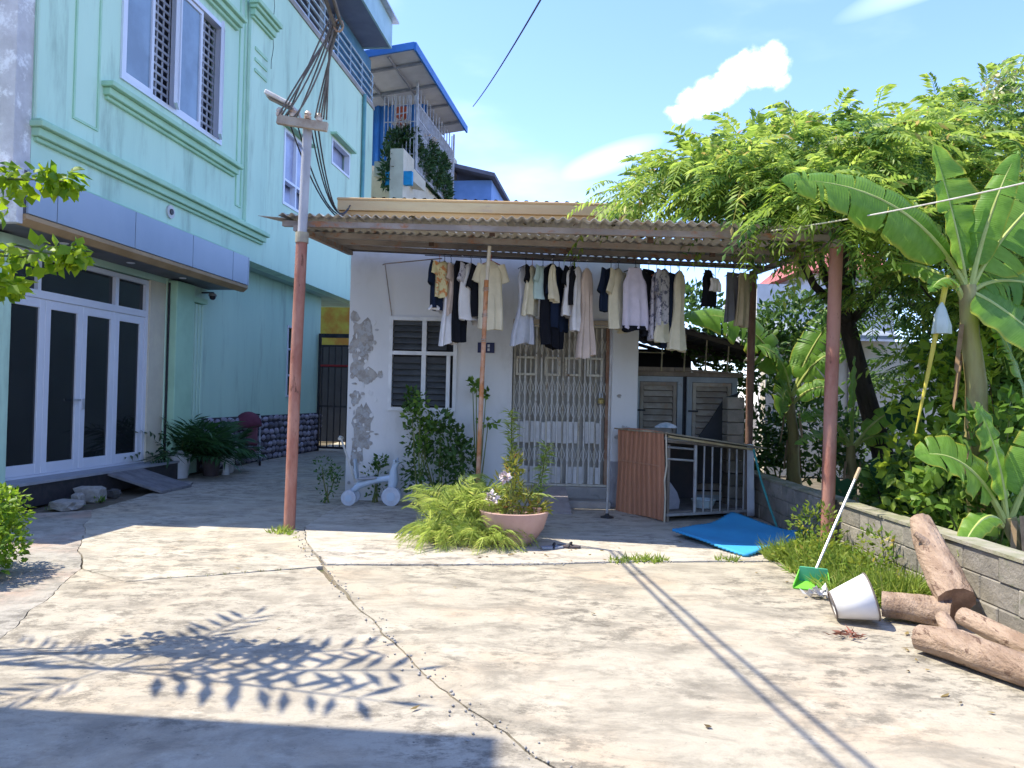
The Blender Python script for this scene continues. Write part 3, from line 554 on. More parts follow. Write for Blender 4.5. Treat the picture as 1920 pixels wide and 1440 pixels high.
# ================================================================== CANOPY over the yard front
cn_ = thing('metal_canopy', 'rusty corrugated sheet canopy on pipe posts over the house front', 'canopy')
FL, FR_, BL, BR = V(-2.55,8.30,3.30), V(3.12,7.28,3.06), V(-2.40,10.30,3.42), V(3.25,10.25,3.26)
def CP(u, t): return FL.lerp(FR_, u).lerp(BL.lerp(BR, u), t)
nsh = 7
for row, (ta, tb_, zr) in enumerate(((0., .40, .034), (.31, 1.0, 0.))):
    for s_ in range(nsh):
        u0, u1 = s_/nsh - .004, (s_+1)/nsh + .004; nu = 44; vs = []; fs = []; tj = random.uniform(-.025, .012); zo = .004*(s_ % 2) + zr + random.uniform(-.004,.004)
        for j, t in enumerate((ta+tj, (ta+tb_)/2, tb_)):
            for i in range(nu+1):
                p = CP(u0+(u1-u0)*i/nu, t); x = (u0+(u1-u0)*i/nu)*5.75; vs.append((p.x, p.y, p.z + .05 + zo + .017*math.sin(2*math.pi*x/.105)))
        for j in range(2):
            for i in range(nu): a = j*(nu+1)+i; fs.append((a, a+1, a+nu+2, a+nu+1))
        so_ = MB().add(vs, fs).build('roof_sheet', sheet, cn_, smooth=True, fixn=False)
        md = so_.modifiers.new('thick', 'SOLIDIFY'); md.thickness = .005
for t, dz, hh in ((.05, 0, .06), (.44, .0, .06), (.70, 0, .06), (.97, 0, .05)):
    a, b = CP(.0, t), CP(1., t); MB().bar(a-V(0,0,hh/2-.02+.0), b-V(0,0,hh/2-.02), .06, hh).build('purlin', beamm, cn_)
for u in (.035, .99):
    a, b = CP(u, -.02), CP(u, 1.); 
    MB().bar(a-V(0,0,.075), b-V(0,0,.075), .06, .06).build('rafter', beamm, cn_)
tip = MB().add([(-2.80,8.33,3.36), (-2.50,8.28,3.33), (-2.50,8.9,3.38), (-2.80,8.33,3.365), (-2.50,8.28,3.335), (-2.50,8.9,3.385)], [(0,1,2),(5,4,3),(0,3,4,1),(1,4,5,2),(2,5,3,0)]).build('bent_sheet_end', sheet, cn_)
dk = MB().bar(CP(.01,.99)-V(0,0,.02), CP(.99,.99)-V(0,0,.0), .05, .06).build('fascia_beam', mat('dark_beam', (.09,.085,.085), (.13,.11,.10), 4, .8), cn_)
post = MB().tube([(3.05,7.40,-.02), (3.07,7.40,1.6), (3.10,7.40,3.02)], .062, 16).build('post', rustp, cn_, smooth=True)
MB().tube([(3.14,10.2,0), (3.17,10.2,3.2)], .05, 12).build('post', mat('dark_rust_pipe', (.16,.09,.065), (.22,.13,.09), 6, .8, .4), cn_, smooth=True)
mpz = 3.13
MB().tube([(-.36,8.55,0), (-.335,8.55,1.6), (-.31,8.55,2.75)], .026, 10).build('post', rusto, cn_, smooth=True); MB().tube([(-.312,8.552,2.62), (-.285,8.55,mpz)], .021, 10).build('post_sleeve', mat('cream_pipe', (.62,.56,.44), (.5,.42,.3), 8, .7), cn_, smooth=True)
tw = MB()
for h in (2.05, 2.62, 2.33): tw.tube([(-.335+.032*math.cos(k*.9)+(h-1.6)*.02, 8.55+.032*math.sin(k*.9), h+.012*k/4) for k in range(18)], .005, 4)
tw.build('wire_tie', beamm, cn_)
for u, t in ((.12,.2), (.25,.65), (.4,.2), (.55,.62), (.7,.25), (.85,.6)): p = CP(u, t); MB().box(p.x-.03, p.x+.03, p.y-.02, p.y+.02, p.z-.03, p.z+.038).build('clip', mat('clip_rust', (.13,.08,.06), None, 8), cn_)
# debris leaves on the canopy edge
lt = rng.uniform(0, 1, 34); pp = np.array([tuple(CP(a, rng.uniform(0,.15))) for a in lt]) + np.array([0,0,.075])
dl = npmesh('leaf_litter', *rhombs(pp, np.c_[rng.normal(0,1,(34,2)), rng.uniform(0,.5,34)], np.tile([0,0,1.],(34,1))+rng.normal(0,.3,(34,3)), rng.uniform(.05,.10,34), .04), mat('dry_leaf', (.10,.08,.04), (.06,.05,.025), 5)); tag(dl, 'dry leaves lying along the canopy edge', 'leaves', kind='stuff')
# ================================================================== UTILITY POLE at canopy corner
pl_ = thing('utility_pole', 'rusty red steel pipe pole with pale upper pipe, crossarm and street lamp', 'pole', (-2.33, 8.20, 0))
MB().tube([(0,0,-.03), (.02,0,1.6), (.05,0,3.12)], .061, 18).build('lower_pipe', rustp, pl_, smooth=True)
MB().tube([(.05,0,3.08), (.08,0,4.36)], .05, 18).build('upper_pipe', mat('pale_pipe', (.46,.46,.48), (.34,.34,.36), 5, .6, .2, c3=(.30,.22,.17), s3=9, t3=(.58,.7), stretch=(1,1,.3)), pl_, smooth=True)
MB().tube([(.05,0,3.05), (.051,0,3.16)], .07, 18).build('collar', mat('collar_tape', (.40,.36,.25), (.3,.26,.2), 8), pl_)
MB().bar((-.22,-.085,4.34), (.31,-.085,4.27), .06, .09).build('crossarm', mat('aged_arm', (.42,.36,.28), (.30,.22,.16), 6, .8, .3), pl_)
for x, z in ((-.20,4.40), (-.06,4.39), (.10,4.37), (.22,4.35)): MB().lathe([(0,0), (.035,0), (.04,.03), (.028,.04), (.038,.06), (.02,.085), (0,.085)], 12, (x,-.085,z-.02)).build('insulator', mat('porcelain', (.66,.60,.52), (.45,.28,.18), 9, .4), pl_)
MB().tube([(.03,.02,4.30), (-.02,-.02,4.45), (-.10,-.08,4.50)], .016, 8).build('lamp_arm', galv, pl_, smooth=True)
lm = MB().hexa([(-.05,-.14,4.455),(-.05,-.02,4.455),(-.36,-.02,4.60),(-.36,-.14,4.60),(-.06,-.13,4.51),(-.06,-.03,4.51),(-.35,-.03,4.655),(-.35,-.13,4.655)]).build('lamp_head', mat('lamp_shell', (.58,.56,.52), (.46,.42,.36), 6, .5), pl_, bevel=.012)
MB().hexa([(-.09,-.13,4.465),(-.09,-.03,4.465),(-.33,-.03,4.578),(-.33,-.13,4.578),(-.09,-.13,4.47),(-.09,-.03,4.47),(-.33,-.03,4.583),(-.33,-.13,4.583)]).build('lamp_lens', mat('lens_rust', (.34,.24,.14), None, 6, .4), pl_).location = (0,0,-.012)
# cables: bundles to overhead knot, then over the viewer; droppers to the house
KN = V(-1.86, 7.62, 5.14)
def sagline(a, b, sag, n=10): a, b = Vector(a), Vector(b); return [a.lerp(b, i/n) - V(0,0,sag*4*(i/n)*(1-i/n)) for i in range(n+1)]
for x, n_, lab in ((-.16,4,'left'), (-.02,2,'mid'), (.25,5,'right')):
    b = MB()
    for k in range(n_):
        jx = (k-n_/2)*.028; b.tube(sagline((-2.33+x+jx,8.10+.01*k,4.36), KN+V(-jx*.8,0,.03*k), random.uniform(-.06,.16), 8), .0095, 6)
    o = b.build('cable_bundle', gcable, smooth=True)
    tag(o, {'left':'grey cables rising from the left end of the pole crossarm','mid':'pair of grey cables rising beside the street lamp','right':'thick grey cable bundle rising from the right end of the crossarm'}[lab], 'cables')
b = MB()
for k in range(6):
    sd_ = k % 2; jb = (k//2-1)*.030; of = V(ldir.x, ldir.y, ldir.z)*jb
    b.tube(sagline(KN+V(.07*sd_,0,0)+of, V(-1.02+.26*sd_, -6, 7.0)+of, .45, 16), .015, 6)
tag(b.build('overhead_cables', gcable, smooth=True), 'thick bundle of grey overhead cables leaving the pole towards the sky', 'cables')
b = MB(); b.tube([KN+V(.045*math.cos(t*.7)+.05, .0, .06*math.sin(t*.7)-.02) for t in range(16)], .010, 6); tag(b.build('cable_coil', mat('old_tape', (.45,.30,.20), (.30,.2,.15), 8)), 'coiled joint where the overhead cables are tied together', 'cable')
b = MB()
for k, (x, ex, ez) in enumerate(((-.10,-2.18,3.75), (-.02,-2.10,3.95), (.12,-2.22,4.02), (.16,-2.05,3.88), (.2,-2.12,3.7))): b.tube(sagline((-2.33+x,8.12,4.33), (-2.36+.03*k, HY-.14, 3.80+.05*k), .18+.07*k, 12), .009, 6)
tag(b.build('house_cables', cable, smooth=True), 'black service cables drooping from the crossarm to the house parapet', 'cables')
b = MB(); b.tube(sagline((-1.42,24.0,10.55), (1.55,1.0,4.95), .25, 20), .014, 6); tag(b.build('sky_wire', cable, smooth=True), 'single black wire crossing the open sky from the far house', 'wire')
b = MB(); b.tube(sagline((2.40,7.20,3.07), (4.3,4.2,3.12), .07, 16), .006, 6); tag(b.build('rope', rope, smooth=True), 'pale rope stretched from the canopy corner past the banana leaves', 'rope')
# ================================================================== RIGHT SIDE: low block wall, shed, cage
blk = mat('block_face', (.30,.27,.225), (.22,.20,.165), 5, .95, .7, c3=(.12,.13,.075), s3=6, t3=(.55,.72), rnd=.15)
bw = thing('boundary_wall', 'low mossy concrete block wall along the banana garden', 'wall', (3.15, 0, 0))
MB().box(.012, .148, .2, 10.45, -.05, .50).build('mortar_core', mat('mortar', (.22,.21,.19), (.15,.145,.13), 6, .95, .5), bw)
bmesh_ = MB().box(0, .16, 0, .391, 0, .165); bme = None
for r_ in range(3):
    y = .2 + (.2 if r_ % 2 else 0)
    while y < 10.3:
        if bme is None: o = bmesh_.build('block', blk, bw, bevel=.008); bme = o.data
        else: o = link('block', bme, bw)
        o.location = (random.uniform(-.007,.007), y, .003+r_*.168); y += .397
cap = MB()
y = .2
while y < 10.4: cap.box(-.01+random.uniform(-.006,.006), .17, y, min(y+.9,10.45)-.01, .508, .525+random.uniform(0,.012)); y += .9
cap.build('coping', mat('mossy_coping', (.33,.30,.23), (.22,.22,.13), 5, .95, .6), bw)
sh = thing('lean_to_shed', 'dark lean-to shed with two old louvred shutters beside the grey house', 'shed', (0, 11.0, 0))
shp = mat('shutter_paint', (.36,.40,.43), (.28,.31,.33), 4, .8, .3, c3=(.25,.18,.13), s3=9, t3=(.6,.72))
shs = mat('shutter_slat', (.40,.36,.30), (.30,.25,.20), 5, .85, .3, c3=(.42,.26,.17), s3=4, t3=(.58,.72), rnd=.15)
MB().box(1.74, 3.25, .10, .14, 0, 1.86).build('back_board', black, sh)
for x0, x1 in ((1.75,2.44), (2.50,3.22)):
    s = framexz('shutter', sh, x0, x1, .05, 1.80, .075, -.01, .05, shp); framexz('inner_frame', s, x0+.085, x1-.085, .12, 1.72, .05, .0, .04, shs)
    for k in range(17): z = .20+k*.088; MB().hexa([(x0+.14,-.005,z),(x1-.14,-.005,z),(x1-.14,.003,z-.006),(x0+.14,.003,z-.006),(x0+.14,.05,z+.075),(x1-.14,.05,z+.075),(x1-.14,.056,z+.07),(x0+.14,.056,z+.07)]).build('slat', shs, s)
    for z in (.75, 1.30): MB().box(x0+.02, x0+.16, -.02, -.011, z, z+.025).build('hinge', black, s)
MB().box(1.72, 3.28, -.03, .12, 1.805, 1.87).build('lintel', wood, sh); MB().box(1.70, 2.55, -.06, .2, 1.872, 1.93).build('plank', wood, sh); MB().bar((2.3,-.05,1.90), (3.2,-.02,1.86), .12, .03).build('plank', wood, sh)
# lean-to roof, corrugated, falling to the right
vs, fs = [], []; nu = 90
for j in range(2):
    for i in range(nu+1):
        u = i/nu; vs.append((1.72+u*1.95, -.25+j*3.6, 2.66-u*.50+.012*math.sin(i*.9)+j*.05))
for i in range(nu): fs.append((i, i+1, nu+2+i, nu+1+i))
rr = MB().add(vs, fs).build('roof', mat('fibre_roof', (.10,.10,.105), (.07,.07,.07), 5, .9, .3), sh, fixn=False); rr.modifiers.new('t','SOLIDIFY').thickness = .01
for y_ in (-.2, 1.2, 3.0): MB().bar((1.72,y_,2.61), (3.66,y_,2.11), .05, .06).build('rafter', mat('dark_wood', (.06,.05,.045), None, 6), sh)
for x, z in ((2.12,2.50), (2.44,2.42), (2.74,2.34), (3.05,2.26)): MB().tube([(x,-.15,z), (x-.01,-.1,1.87)], .011, 6).build('rod', mat('bamboo_rod', (.36,.31,.20), (.2,.17,.1), 9), sh)
MB().tube([(1.75,-.12,2.13), (2.15,-.12,2.13)], .008, 6).build('rod', MATS['bamboo_rod'], sh)
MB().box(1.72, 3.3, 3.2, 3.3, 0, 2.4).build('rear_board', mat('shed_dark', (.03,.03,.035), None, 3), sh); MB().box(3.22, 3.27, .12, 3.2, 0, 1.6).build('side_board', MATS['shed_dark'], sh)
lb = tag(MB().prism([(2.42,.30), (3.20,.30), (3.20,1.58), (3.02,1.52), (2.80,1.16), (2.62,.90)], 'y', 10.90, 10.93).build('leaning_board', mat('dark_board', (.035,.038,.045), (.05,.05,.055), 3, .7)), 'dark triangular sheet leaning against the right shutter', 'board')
pr = thing('brick_pier', 'grey weathered block pier at the end of the low wall', 'pier', (3.02, 10.28, 0))
for k in range(9): MB().box(-.13+random.uniform(-.008,.008), .09, -.01, .25, k*.17, k*.17+.16).build('block', blk, pr, bevel=.008)
# dog cage
cg = thing('animal_cage', 'makeshift barred animal cage with brown corrugated side and wooden lid', 'cage', (1.87, 9.20, 0), R(25))
pm = mat('brown_plastic_sheet', (.44,.20,.11), (.36,.16,.09), 2.5, .6, .1, stretch=(1,4,.3)); vs = []; fs = []; nn = 60
for j, z in enumerate((.02, .55, 1.08)):
    for i in range(nn+1): y = i/nn*1.02; vs.append((-.03+(.008 if (i//3) % 2 else -.008)+(.015*math.sin(y*5+z*4)), y, z+.015*math.sin(y*3)-(.04*y if j==0 else 0)))
for j in range(2):
    for i in range(nn): a = j*(nn+1)+i; fs.append((a, a+1, a+nn+2, a+nn+1))
sp = MB().add(vs, fs).build('side_panel', pm, cg, fixn=False); sp['label'] = 'brown corrugated plastic side sheet'; sp.modifiers.new('t','SOLIDIFY').thickness = .008
MB().tube([(-.03,-.012,.0),(-.022,-.012,.3),(-.04,-.012,.5),(-.012,-.012,.68),(-.03,-.012,1.08)], .010, 6).build('panel_edge', mat('cream_edge', (.62,.54,.40), None, 8), cg)
MB().box(-.06, -.052, .08, .95, .66, .675).build('scratch_strip', mat('tape', (.50,.26,.16), None, 6), cg)
cgp = mat('cage_grey', (.42,.42,.41), (.32,.31,.30), 9, .5, .1, c3=(.25,.17,.12), s3=14, t3=(.6,.7), metal=.2)
for i, x in enumerate((.42,.55,.68,.81,.94,1.07,1.18)): MB().tube([(x,0,.10), (x+random.uniform(-.008,.008),0,.95-.08*x)], .011 if i else .022, 8).build('bar', cgp, cg, smooth=True)
for z in (.99,.90,.76): MB().tube([(0,0,z), (.40,0,z-.03)], .013, 8).build('rail', cgp, cg, smooth=True)
MB().bar((0,0,.09), (1.25,0,.09), .03, .03).bar((0,1.0,.09), (1.25,1.0,.09), .03, .03).build('bottom_rail', cgp, cg); MB().bar((.0,.0,.97), (1.3,0,.87), .03, .03).build('top_rail', wood, cg)
for x in (.03, 1.22):
    for y in (.02, 1.0): MB().bar((x,y,0), (x,y,.93), .035, .035).build('leg', wood, cg)
MB().box(0, 1.24, .03, .99, .10, .125).build('floor', mat('cage_floor', (.20,.18,.17), (.13,.12,.11), 5), cg)
MB().box(.0, 1.24, 1.0, 1.02, .1, .92).build('rear_board', mat('cage_back', (.05,.05,.055), (.07,.06,.06), 4), cg)
for k, (y0, y1, z) in enumerate(((-.08,.22,1.06), (.20,.50,1.065), (.46,.78,1.06), (.76,1.08,1.065))): MB().hexa([(-.06,y0,z),(1.48,y0,z-.19),(1.48,y1,z-.19),(-.06,y1,z),(-.06,y0,z+.018),(1.48,y0,z-.172),(1.48,y1,z-.172),(-.06,y1,z+.018)]).build('lid_board', mat('lid_wood', (.38,.33,.24), (.27,.22,.15), 5, .9, .4, stretch=(.2,1,1), rnd=.25), cg)
MB().bar((-.05,-.1,1.03), (1.3,-.1,.86), .03, .025).build('lid_edge', mat('bamboo', (.48,.38,.20), (.36,.26,.13), 7, .7), cg)
# translucent sheet at cage end, cloths, basin, cord
vs, fs = [], []
for j in range(9):
    for i in range(13): vs.append((1.20+i/12*(.10+.02*j/8), -.03-.015*math.sin(i*1.6)-.02*j/8, .93-j/8*.90))
for j in range(8):
    for i in range(12): a = j*13+i; fs.append((a,a+1,a+14,a+13))
ps = MB().add(vs, fs).build('plastic_curtain', mat('milky_plastic', (.62,.63,.64), (.52,.53,.55), 4, .5), smooth=True, fixn=False); ps.location = cg.location; ps.rotation_euler = cg.rotation_euler; ps.modifiers.new('t','SOLIDIFY').thickness = .003
tag(ps, 'narrow milky plastic sheet hanging at the right end of the cage', 'plastic sheet')
def place(o, loc, rz=0, ref=None): o.location = loc; o.rotation_euler = (0,0,rz); return o
cgm = Matrix.Translation((1.87,9.20,0)) @ Matrix.Rotation(R(25), 4, 'Z')
bs = MB().lathe([(0,.0), (.11,.0), (.145,.09), (.155,.10), (.150,.105), (.135,.09), (.10,.012), (0,.012)], 22).build('basin', mat('pale_basin', (.52,.62,.64), (.46,.56,.58), 5, .4), smooth=True); bs.location = cgm @ V(.72,.20,.127); tag(bs, 'pale turquoise plastic basin on the cage floor', 'basin')
def rag(name, c, r, h, m_, label, cat, seed=0):
    mb = MB(); rings = []; n = 18
    prof = [(1.0,0),(1.05,.25),(.8,.55),(.5,.8),(.12,1.0)]
    vs = []
    for k,(rr_,zz) in enumerate(prof):
        for i in range(n):
            a = 2*math.pi*i/n; q = rr_*(1+.28*noise.noise(Vector((math.cos(a)*1.5+seed, math.sin(a)*1.5, zz*2)))+.1*math.sin(a*5+seed)); vs.append((math.cos(a)*r*q, math.sin(a)*r*.7*q, zz*h))
    fs = [(k*n+i, k*n+(i+1)%n, (k+1)*n+(i+1)%n, (k+1)*n+i) for k in range(len(prof)-1) for i in range(n)] + [tuple((len(prof)-1)*n+i for i in range(n)), tuple(reversed(range(n)))]
    o = mb.add(vs, fs).build(name, m_, smooth=True); o.location = c; return tag(o, label, cat)
rag('cloth_bundle', cgm @ V(.20,.30,.127), .17, .36, mat('grey_cloth', (.36,.35,.38), (.28,.27,.30), 6, .95), 'crumpled pale grey cloth heap inside the cage', 'cloth', 3)
rag('rag', V(1.88,10.1,0)+V(.15,-.05,1.10), .13, .07, mat('white_rag', (.66,.66,.68), (.35,.45,.50), 9, .9), 'white and blue rag lying on the cage lid', 'rag', 5)
gc = MB().tube([(2.98,9.45,.88), (3.02,9.30,.55), (3.06,9.05,.22), (3.10,8.9,.0)], .014, 8).build('green_rod', mat('sea_green', (.05,.30,.27), (.04,.22,.22), 12, .5), smooth=True); tag(gc, 'sea green plastic rod leaning beside the cage', 'rod')
# blue foam mat with toothed edges, one corner curled
mm = mat('blue_foam', (.045,.33,.60), (.04,.29,.55), 3, .7, .2, bscale=90)
L_, F_, R_, B_ = V(1.74,8.22,0), V(2.22,7.22,0), V(3.12,8.05,0), V(2.62,9.05,0)
NG = 40; vs = []; fs = []
def mz(u, v): return .014 + .20*max(0, u*.9+v*.35-.55)**1.6 + .10*max(0, (1-u)*.8+v*.9-1.05)**1.3 + .05*max(0,u-.1)*max(0,.25-v)*4 + .02*math.sin(u*5+v*3)**2
for j in range(NG+1):
    for i in range(NG+1):
        u, v_ = i/NG, j/NG
        if j == 0 and i % 2: v_ = -.022
        if j == NG and i % 2: v_ = 1.022
        if i == 0 and j % 2: u = -.022
        if i == NG and j % 2: u = 1.022
        p = F_.lerp(R_, u).lerp(L_.lerp(B_, u), v_); vs.append((p.x, p.y, mz(min(1,max(0,u)), min(1,max(0,v_)))))
for j in range(NG):
    for i in range(NG): a = j*(NG+1)+i; fs.append((a, a+1, a+NG+2, a+NG+1))
fm = MB().add(vs, fs).build('foam_mat', mm, smooth=True, fixn=False); sm = fm.modifiers.new('t','SOLIDIFY'); sm.thickness = .022; sm.offset = 1
tag(fm, 'bright blue foam play mat with toothed edges lying by the cage', 'mat')
# upright pole on a small base under the line
up_ = thing('line_prop', 'slender grey clothes prop standing on a small dark foot by the gate', 'pole', (1.20, 9.45, 0))
MB().tube([(0,0,.03), (.0,.0,1.2), (.01,.02,2.42)], .014, 8).build('shaft', mat('prop_grey', (.42,.40,.37), (.33,.30,.27), 8, .6), up_, smooth=True); MB().lathe([(0,0), (.085,0), (.08,.02), (.03,.035), (.018,.06), (0,.06)], 16).build('foot', black, up_)
# ================================================================== LAUNDRY
cl = MB().tube(sagline((-1.08,9.2,3.13), (3.14,9.2,3.08), .012, 14), .006, 6).build('clothes_line', cable); tag(cl, 'thin wire clothes line strung under the canopy', 'clothes line')
def cloth_mat(nm, c, pat=None):
    M = mat('cloth_'+nm, c, tuple(x*.88 for x in c), 7, .95, .15, spec=.1, c3=pat, s3=14, t3=(.52,.56), bscale=180); return M
CM = dict(black=cloth_mat('black', (.012,.013,.018)), navy=cloth_mat('navy', (.014,.022,.045)), white=cloth_mat('white', (.72,.70,.70)), cream=cloth_mat('cream', (.68,.62,.46)), grey=cloth_mat('grey', (.48,.49,.53)),
    beige=cloth_mat('beige', (.60,.48,.40)), lilac=cloth_mat('lilac', (.62,.58,.70)), yellow=cloth_mat('yellow', (.66,.58,.32), (.55,.22,.08)), mint=cloth_mat('mint', (.46,.60,.58)), print=cloth_mat('print', (.52,.50,.54), (.12,.12,.17)), darkgrey=cloth_mat('darkgrey', (.15,.15,.17)), tan=cloth_mat('tan', (.46,.38,.26)), plum=cloth_mat('plum', (.10,.08,.14)))
LINE_Z = lambda x: 3.13 - .05*(x+1.08)/4.22 - .012
def tubecloth(mb, prof, z0, L, seed, folds=5, amp=.024, n=34, cx=0, tilt=0, cy=0):
    """flattened cloth tube; prof: list of (t, halfwidth, halfdepth)"""
    vs = []; rows = 18
    for j in range(rows+1):
        t = j/rows
        for (a, b) in zip(prof, prof[1:]):
            if a[0] <= t <= b[0]+1e-6:
                k = (t-a[0])/(b[0]-a[0]); k = k*k*(3-2*k); hw = a[1]+(b[1]-a[1])*k; hd = a[2]+(b[2]-a[2])*k; break
        for i in range(n):
            a = 2*math.pi*i/n; c_, s_ = math.cos(a), math.sin(a); x = hw*c_*(abs(c_)**-.35 if abs(c_) > .01 else 1)
            x = max(-hw, min(hw, x)); y = hd*s_ + amp*t*math.sin(x*folds/max(.05,hw)*1.6+seed) + .6*amp*math.sin(t*5+seed*2)*t
            hem = (.02*math.sin(x*9+seed)+.015*math.sin(x*23+seed*3))*(t > .9)
            vs.append((cx + x + tilt*t*L + .01*math.sin(t*4+seed), cy+y, z0 - t*L + hem))
    fs = [(j*n+i, j*n+(i+1)%n, (j+1)*n+(i+1)%n, (j+1)*n+i) for j in range(rows) for i in range(n)] + [tuple(range(n))]
    return mb.add(vs, fs)
PROF = dict(tee=[(0,.05,.012),(.05,.14,.03),(.14,.20,.045),(.3,.20,.05),(1,.215,.05)], dress=[(0,.05,.012),(.06,.13,.03),(.15,.17,.04),(.42,.14,.045),(1,.26,.07)], slip=[(0,.06,.01),(.1,.13,.03),(.4,.15,.04),(1,.19,.05)],
    trousers=[(0,.12,.02),(.06,.15,.03),(.5,.13,.04),(1,.12,.045)], tank=[(0,.10,.01),(.1,.12,.02),(.28,.18,.04),(1,.20,.045)], cloth=[(0,.12,.01),(.1,.14,.02),(1,.16,.035)], robe=[(0,.05,.012),(.05,.15,.03),(.12,.2,.04),(.8,.24,.06),(1,.21,.06)])
def garment(kind, x, yaw, L, col, label, cat, wid=1., sleeve=None, scol=None, drop=.07, tail=None, y=9.2, tilt=0):
    z = LINE_Z(x) - drop; seed = x*7.3
    par = thing(kind_name[kind], label, cat, (x, y, 0), R(yaw))
    mb = MB(); tubecloth(mb, [(t, hw*wid, hd) for t, hw, hd in PROF[kind]], z, L, seed, tilt=tilt); mb.build('body', CM[col], par, smooth=True, fixn=False)
    if sleeve:
        for s in (-1, 1):
            mb = MB(); a = V(s*.15*wid, 0, z-.05*L*.9-.01); ln = sleeve
            b_ = a + V(s*ln*.35, 0, -ln*.93); w0, w1 = .085*wid, .075*wid; pts = [a.lerp(b_, k/5)+V(0,.008*math.sin(k+seed),0) for k in range(6)]
            n = 12; vs = []
            for k, p in enumerate(pts):
                hw = w0+(w1-w0)*k/5
                for i in range(n): an = 2*math.pi*i/n; q = V(.93,0,.35*s)*math.cos(an)*hw + V(0,.024,0)*math.sin(an); vs.append(tuple(p+q))
            fs = [(k*n+i, k*n+(i+1)%n, (k+1)*n+(i+1)%n, (k+1)*n+i) for k in range(5) for i in range(n)]+[tuple(range(n))]
            mb.add(vs, fs).build('sleeve', CM[scol or col], par, smooth=True, fixn=False)
    if tail:
        mb = MB(); tubecloth(mb, [(0,PROF[kind][-1][1]*wid*.98,.045),(1,PROF[kind][-1][1]*wid*1.02,.05)], z-L+.03, tail[0], seed+2); mb.build('hem_panel', CM[tail[1]], par, smooth=True, fixn=False)
    # its hanger: a thing of its own
    hg = MB(); hm = Matrix.Translation((x, y, 0)) @ Matrix.Rotation(R(yaw), 4, 'Z'); zl = LINE_Z(x)+.012
    hk = [V(.0,0,z+.005), V(0,0,zl-.02), V(0,.015,zl), V(0,.0,zl+.014), V(0,-.015,zl)]; hw_ = min(.17, PROF[kind][2][1]*wid)
    hg.tube([hm @ q for q in hk], .004, 5); hg.tube([hm @ V(-hw_,0,z-.055), hm @ V(0,0,z+.008), hm @ V(hw_,0,z-.055)], .006, 5)
    tag(hg.build('clothes_hanger', random.choice([black, black, mat('white_plastic', (.7,.7,.7), None, 3, .4), mat('red_plastic', (.4,.1,.06), None, 3, .4)])), 'plastic hanger carrying the ' + label.split(' hanging')[0].split(' beside')[0].split(' behind')[0].split(' between')[0], 'hanger')
    return par
kind_name = dict(tee='shirt', dress='dress', slip='slip_dress', trousers='trousers', tank='tank_top', cloth='cloth', robe='long_dress')
g = garment
def gx(px): return (px-960)/1443*9.2 + .02
g('tee', gx(816), 70, .56, 'navy', 'short navy top with a white edge hanging at the window end of the line', 'top', 1., .28, tail=(.06,'white'))
g('tee', gx(826), 52, .42, 'yellow', 'pale yellow top with orange print hanging above the louvre window', 'top', .8, .16, y=9.14)
g('slip', gx(837), 60, .98, 'white', 'long plain white dress hanging beside the yellow printed top', 'dress', .9, y=9.22)
g('tee', gx(848), 66, .62, 'beige', 'dusty beige blouse hanging behind the long white dress', 'blouse', .9, .2, y=9.27)
g('trousers', gx(858), 50, .98, 'black', 'long black trousers hanging beside the white trimmed shirt', 'trousers', .95, drop=.05)
g('tee', gx(875), 62, .70, 'white', 'white shirt with black cuffs hanging between black trousers and cream shirt', 'shirt', 1., .22, 'print', tilt=.02)
g('tee', gx(893), 60, .66, 'black', 'black top hanging behind the cream shirt', 'top', .9, .3, y=9.26)
g('tee', gx(913), 10, .80, 'cream', 'cream short sleeved shirt spread open behind the rusty thin post', 'shirt', .70, .22, drop=.05, y=9.1)
g('dress', gx(978), 48, .95, 'grey', 'pale grey flared dress hanging over the left side of the gate', 'dress', .8)
g('tee', gx(990), 70, .62, 'cream', 'peach cream top with a black trimmed sleeve beside the grey flared dress', 'top', .9, .2, 'black')
g('tee', gx(1010), 64, .42, 'mint', 'short mint grey top hanging beside the long black dress', 'top', .8, .2)
g('robe', gx(1028), 40, 1.0, 'black', 'long black dress with open neck hanging over the gate', 'dress', .72, drop=.04)
g('tee', gx(1041), 58, .76, 'navy', 'dark navy shirt hanging against the long black dress', 'shirt', .85, .35, y=9.25)
g('slip', gx(1028), 30, .42, 'cream', 'small cream top showing through the open black dress', 'top', .30, y=9.02, drop=.08)
g('tee', gx(1062), 66, .58, 'white', 'white top with black side panels hanging beside the pale beige dress', 'top', .9, .24, 'black')
g('tank', gx(1069), 62, .46, 'black', 'short black vest hanging between two white tops', 'vest', .8, y=9.15)
g('slip', gx(1077), 62, .76, 'white', 'narrow white tunic hanging beside the pale beige dress', 'tunic', .9)
g('dress', gx(1093), 42, 1.06, 'beige', 'long pale beige dress hanging lowest over the gate', 'dress', .58, drop=.08)
g('tee', gx(1138), 52, .54, 'navy', 'dark blue top hanging before the grey pillar', 'top', .85, .3)
g('tee', gx(1152), 58, .74, 'cream', 'light cream shirt hanging beside the white tank top', 'shirt', .9, .3)
g('tank', gx(1182), 8, .72, 'lilac', 'wide white tank top with black hem spread before the grey pillar', 'tank top', .80, tail=(.05,'black'), y=9.1)
g('trousers', gx(1209), 45, .80, 'black', 'black trousers hanging right of the white tank top', 'trousers', .9)
g('slip', gx(1224), 52, .80, 'print', 'grey speckled print dress hanging beside black trousers', 'dress', .85, drop=.1)
g('tee', gx(1237), 55, .66, 'print', 'white and grey patterned shirt with cream tail', 'shirt', .85, .3, tail=(.26,'cream'), y=9.12)
g('trousers', gx(1250), 48, .92, 'navy', 'dark navy trousers hanging between patterned shirt and cream dress', 'trousers', .9, drop=.1)
g('dress', gx(1267), 45, .97, 'cream', 'long plain cream dress hanging last before the gap in the line', 'dress', .62)
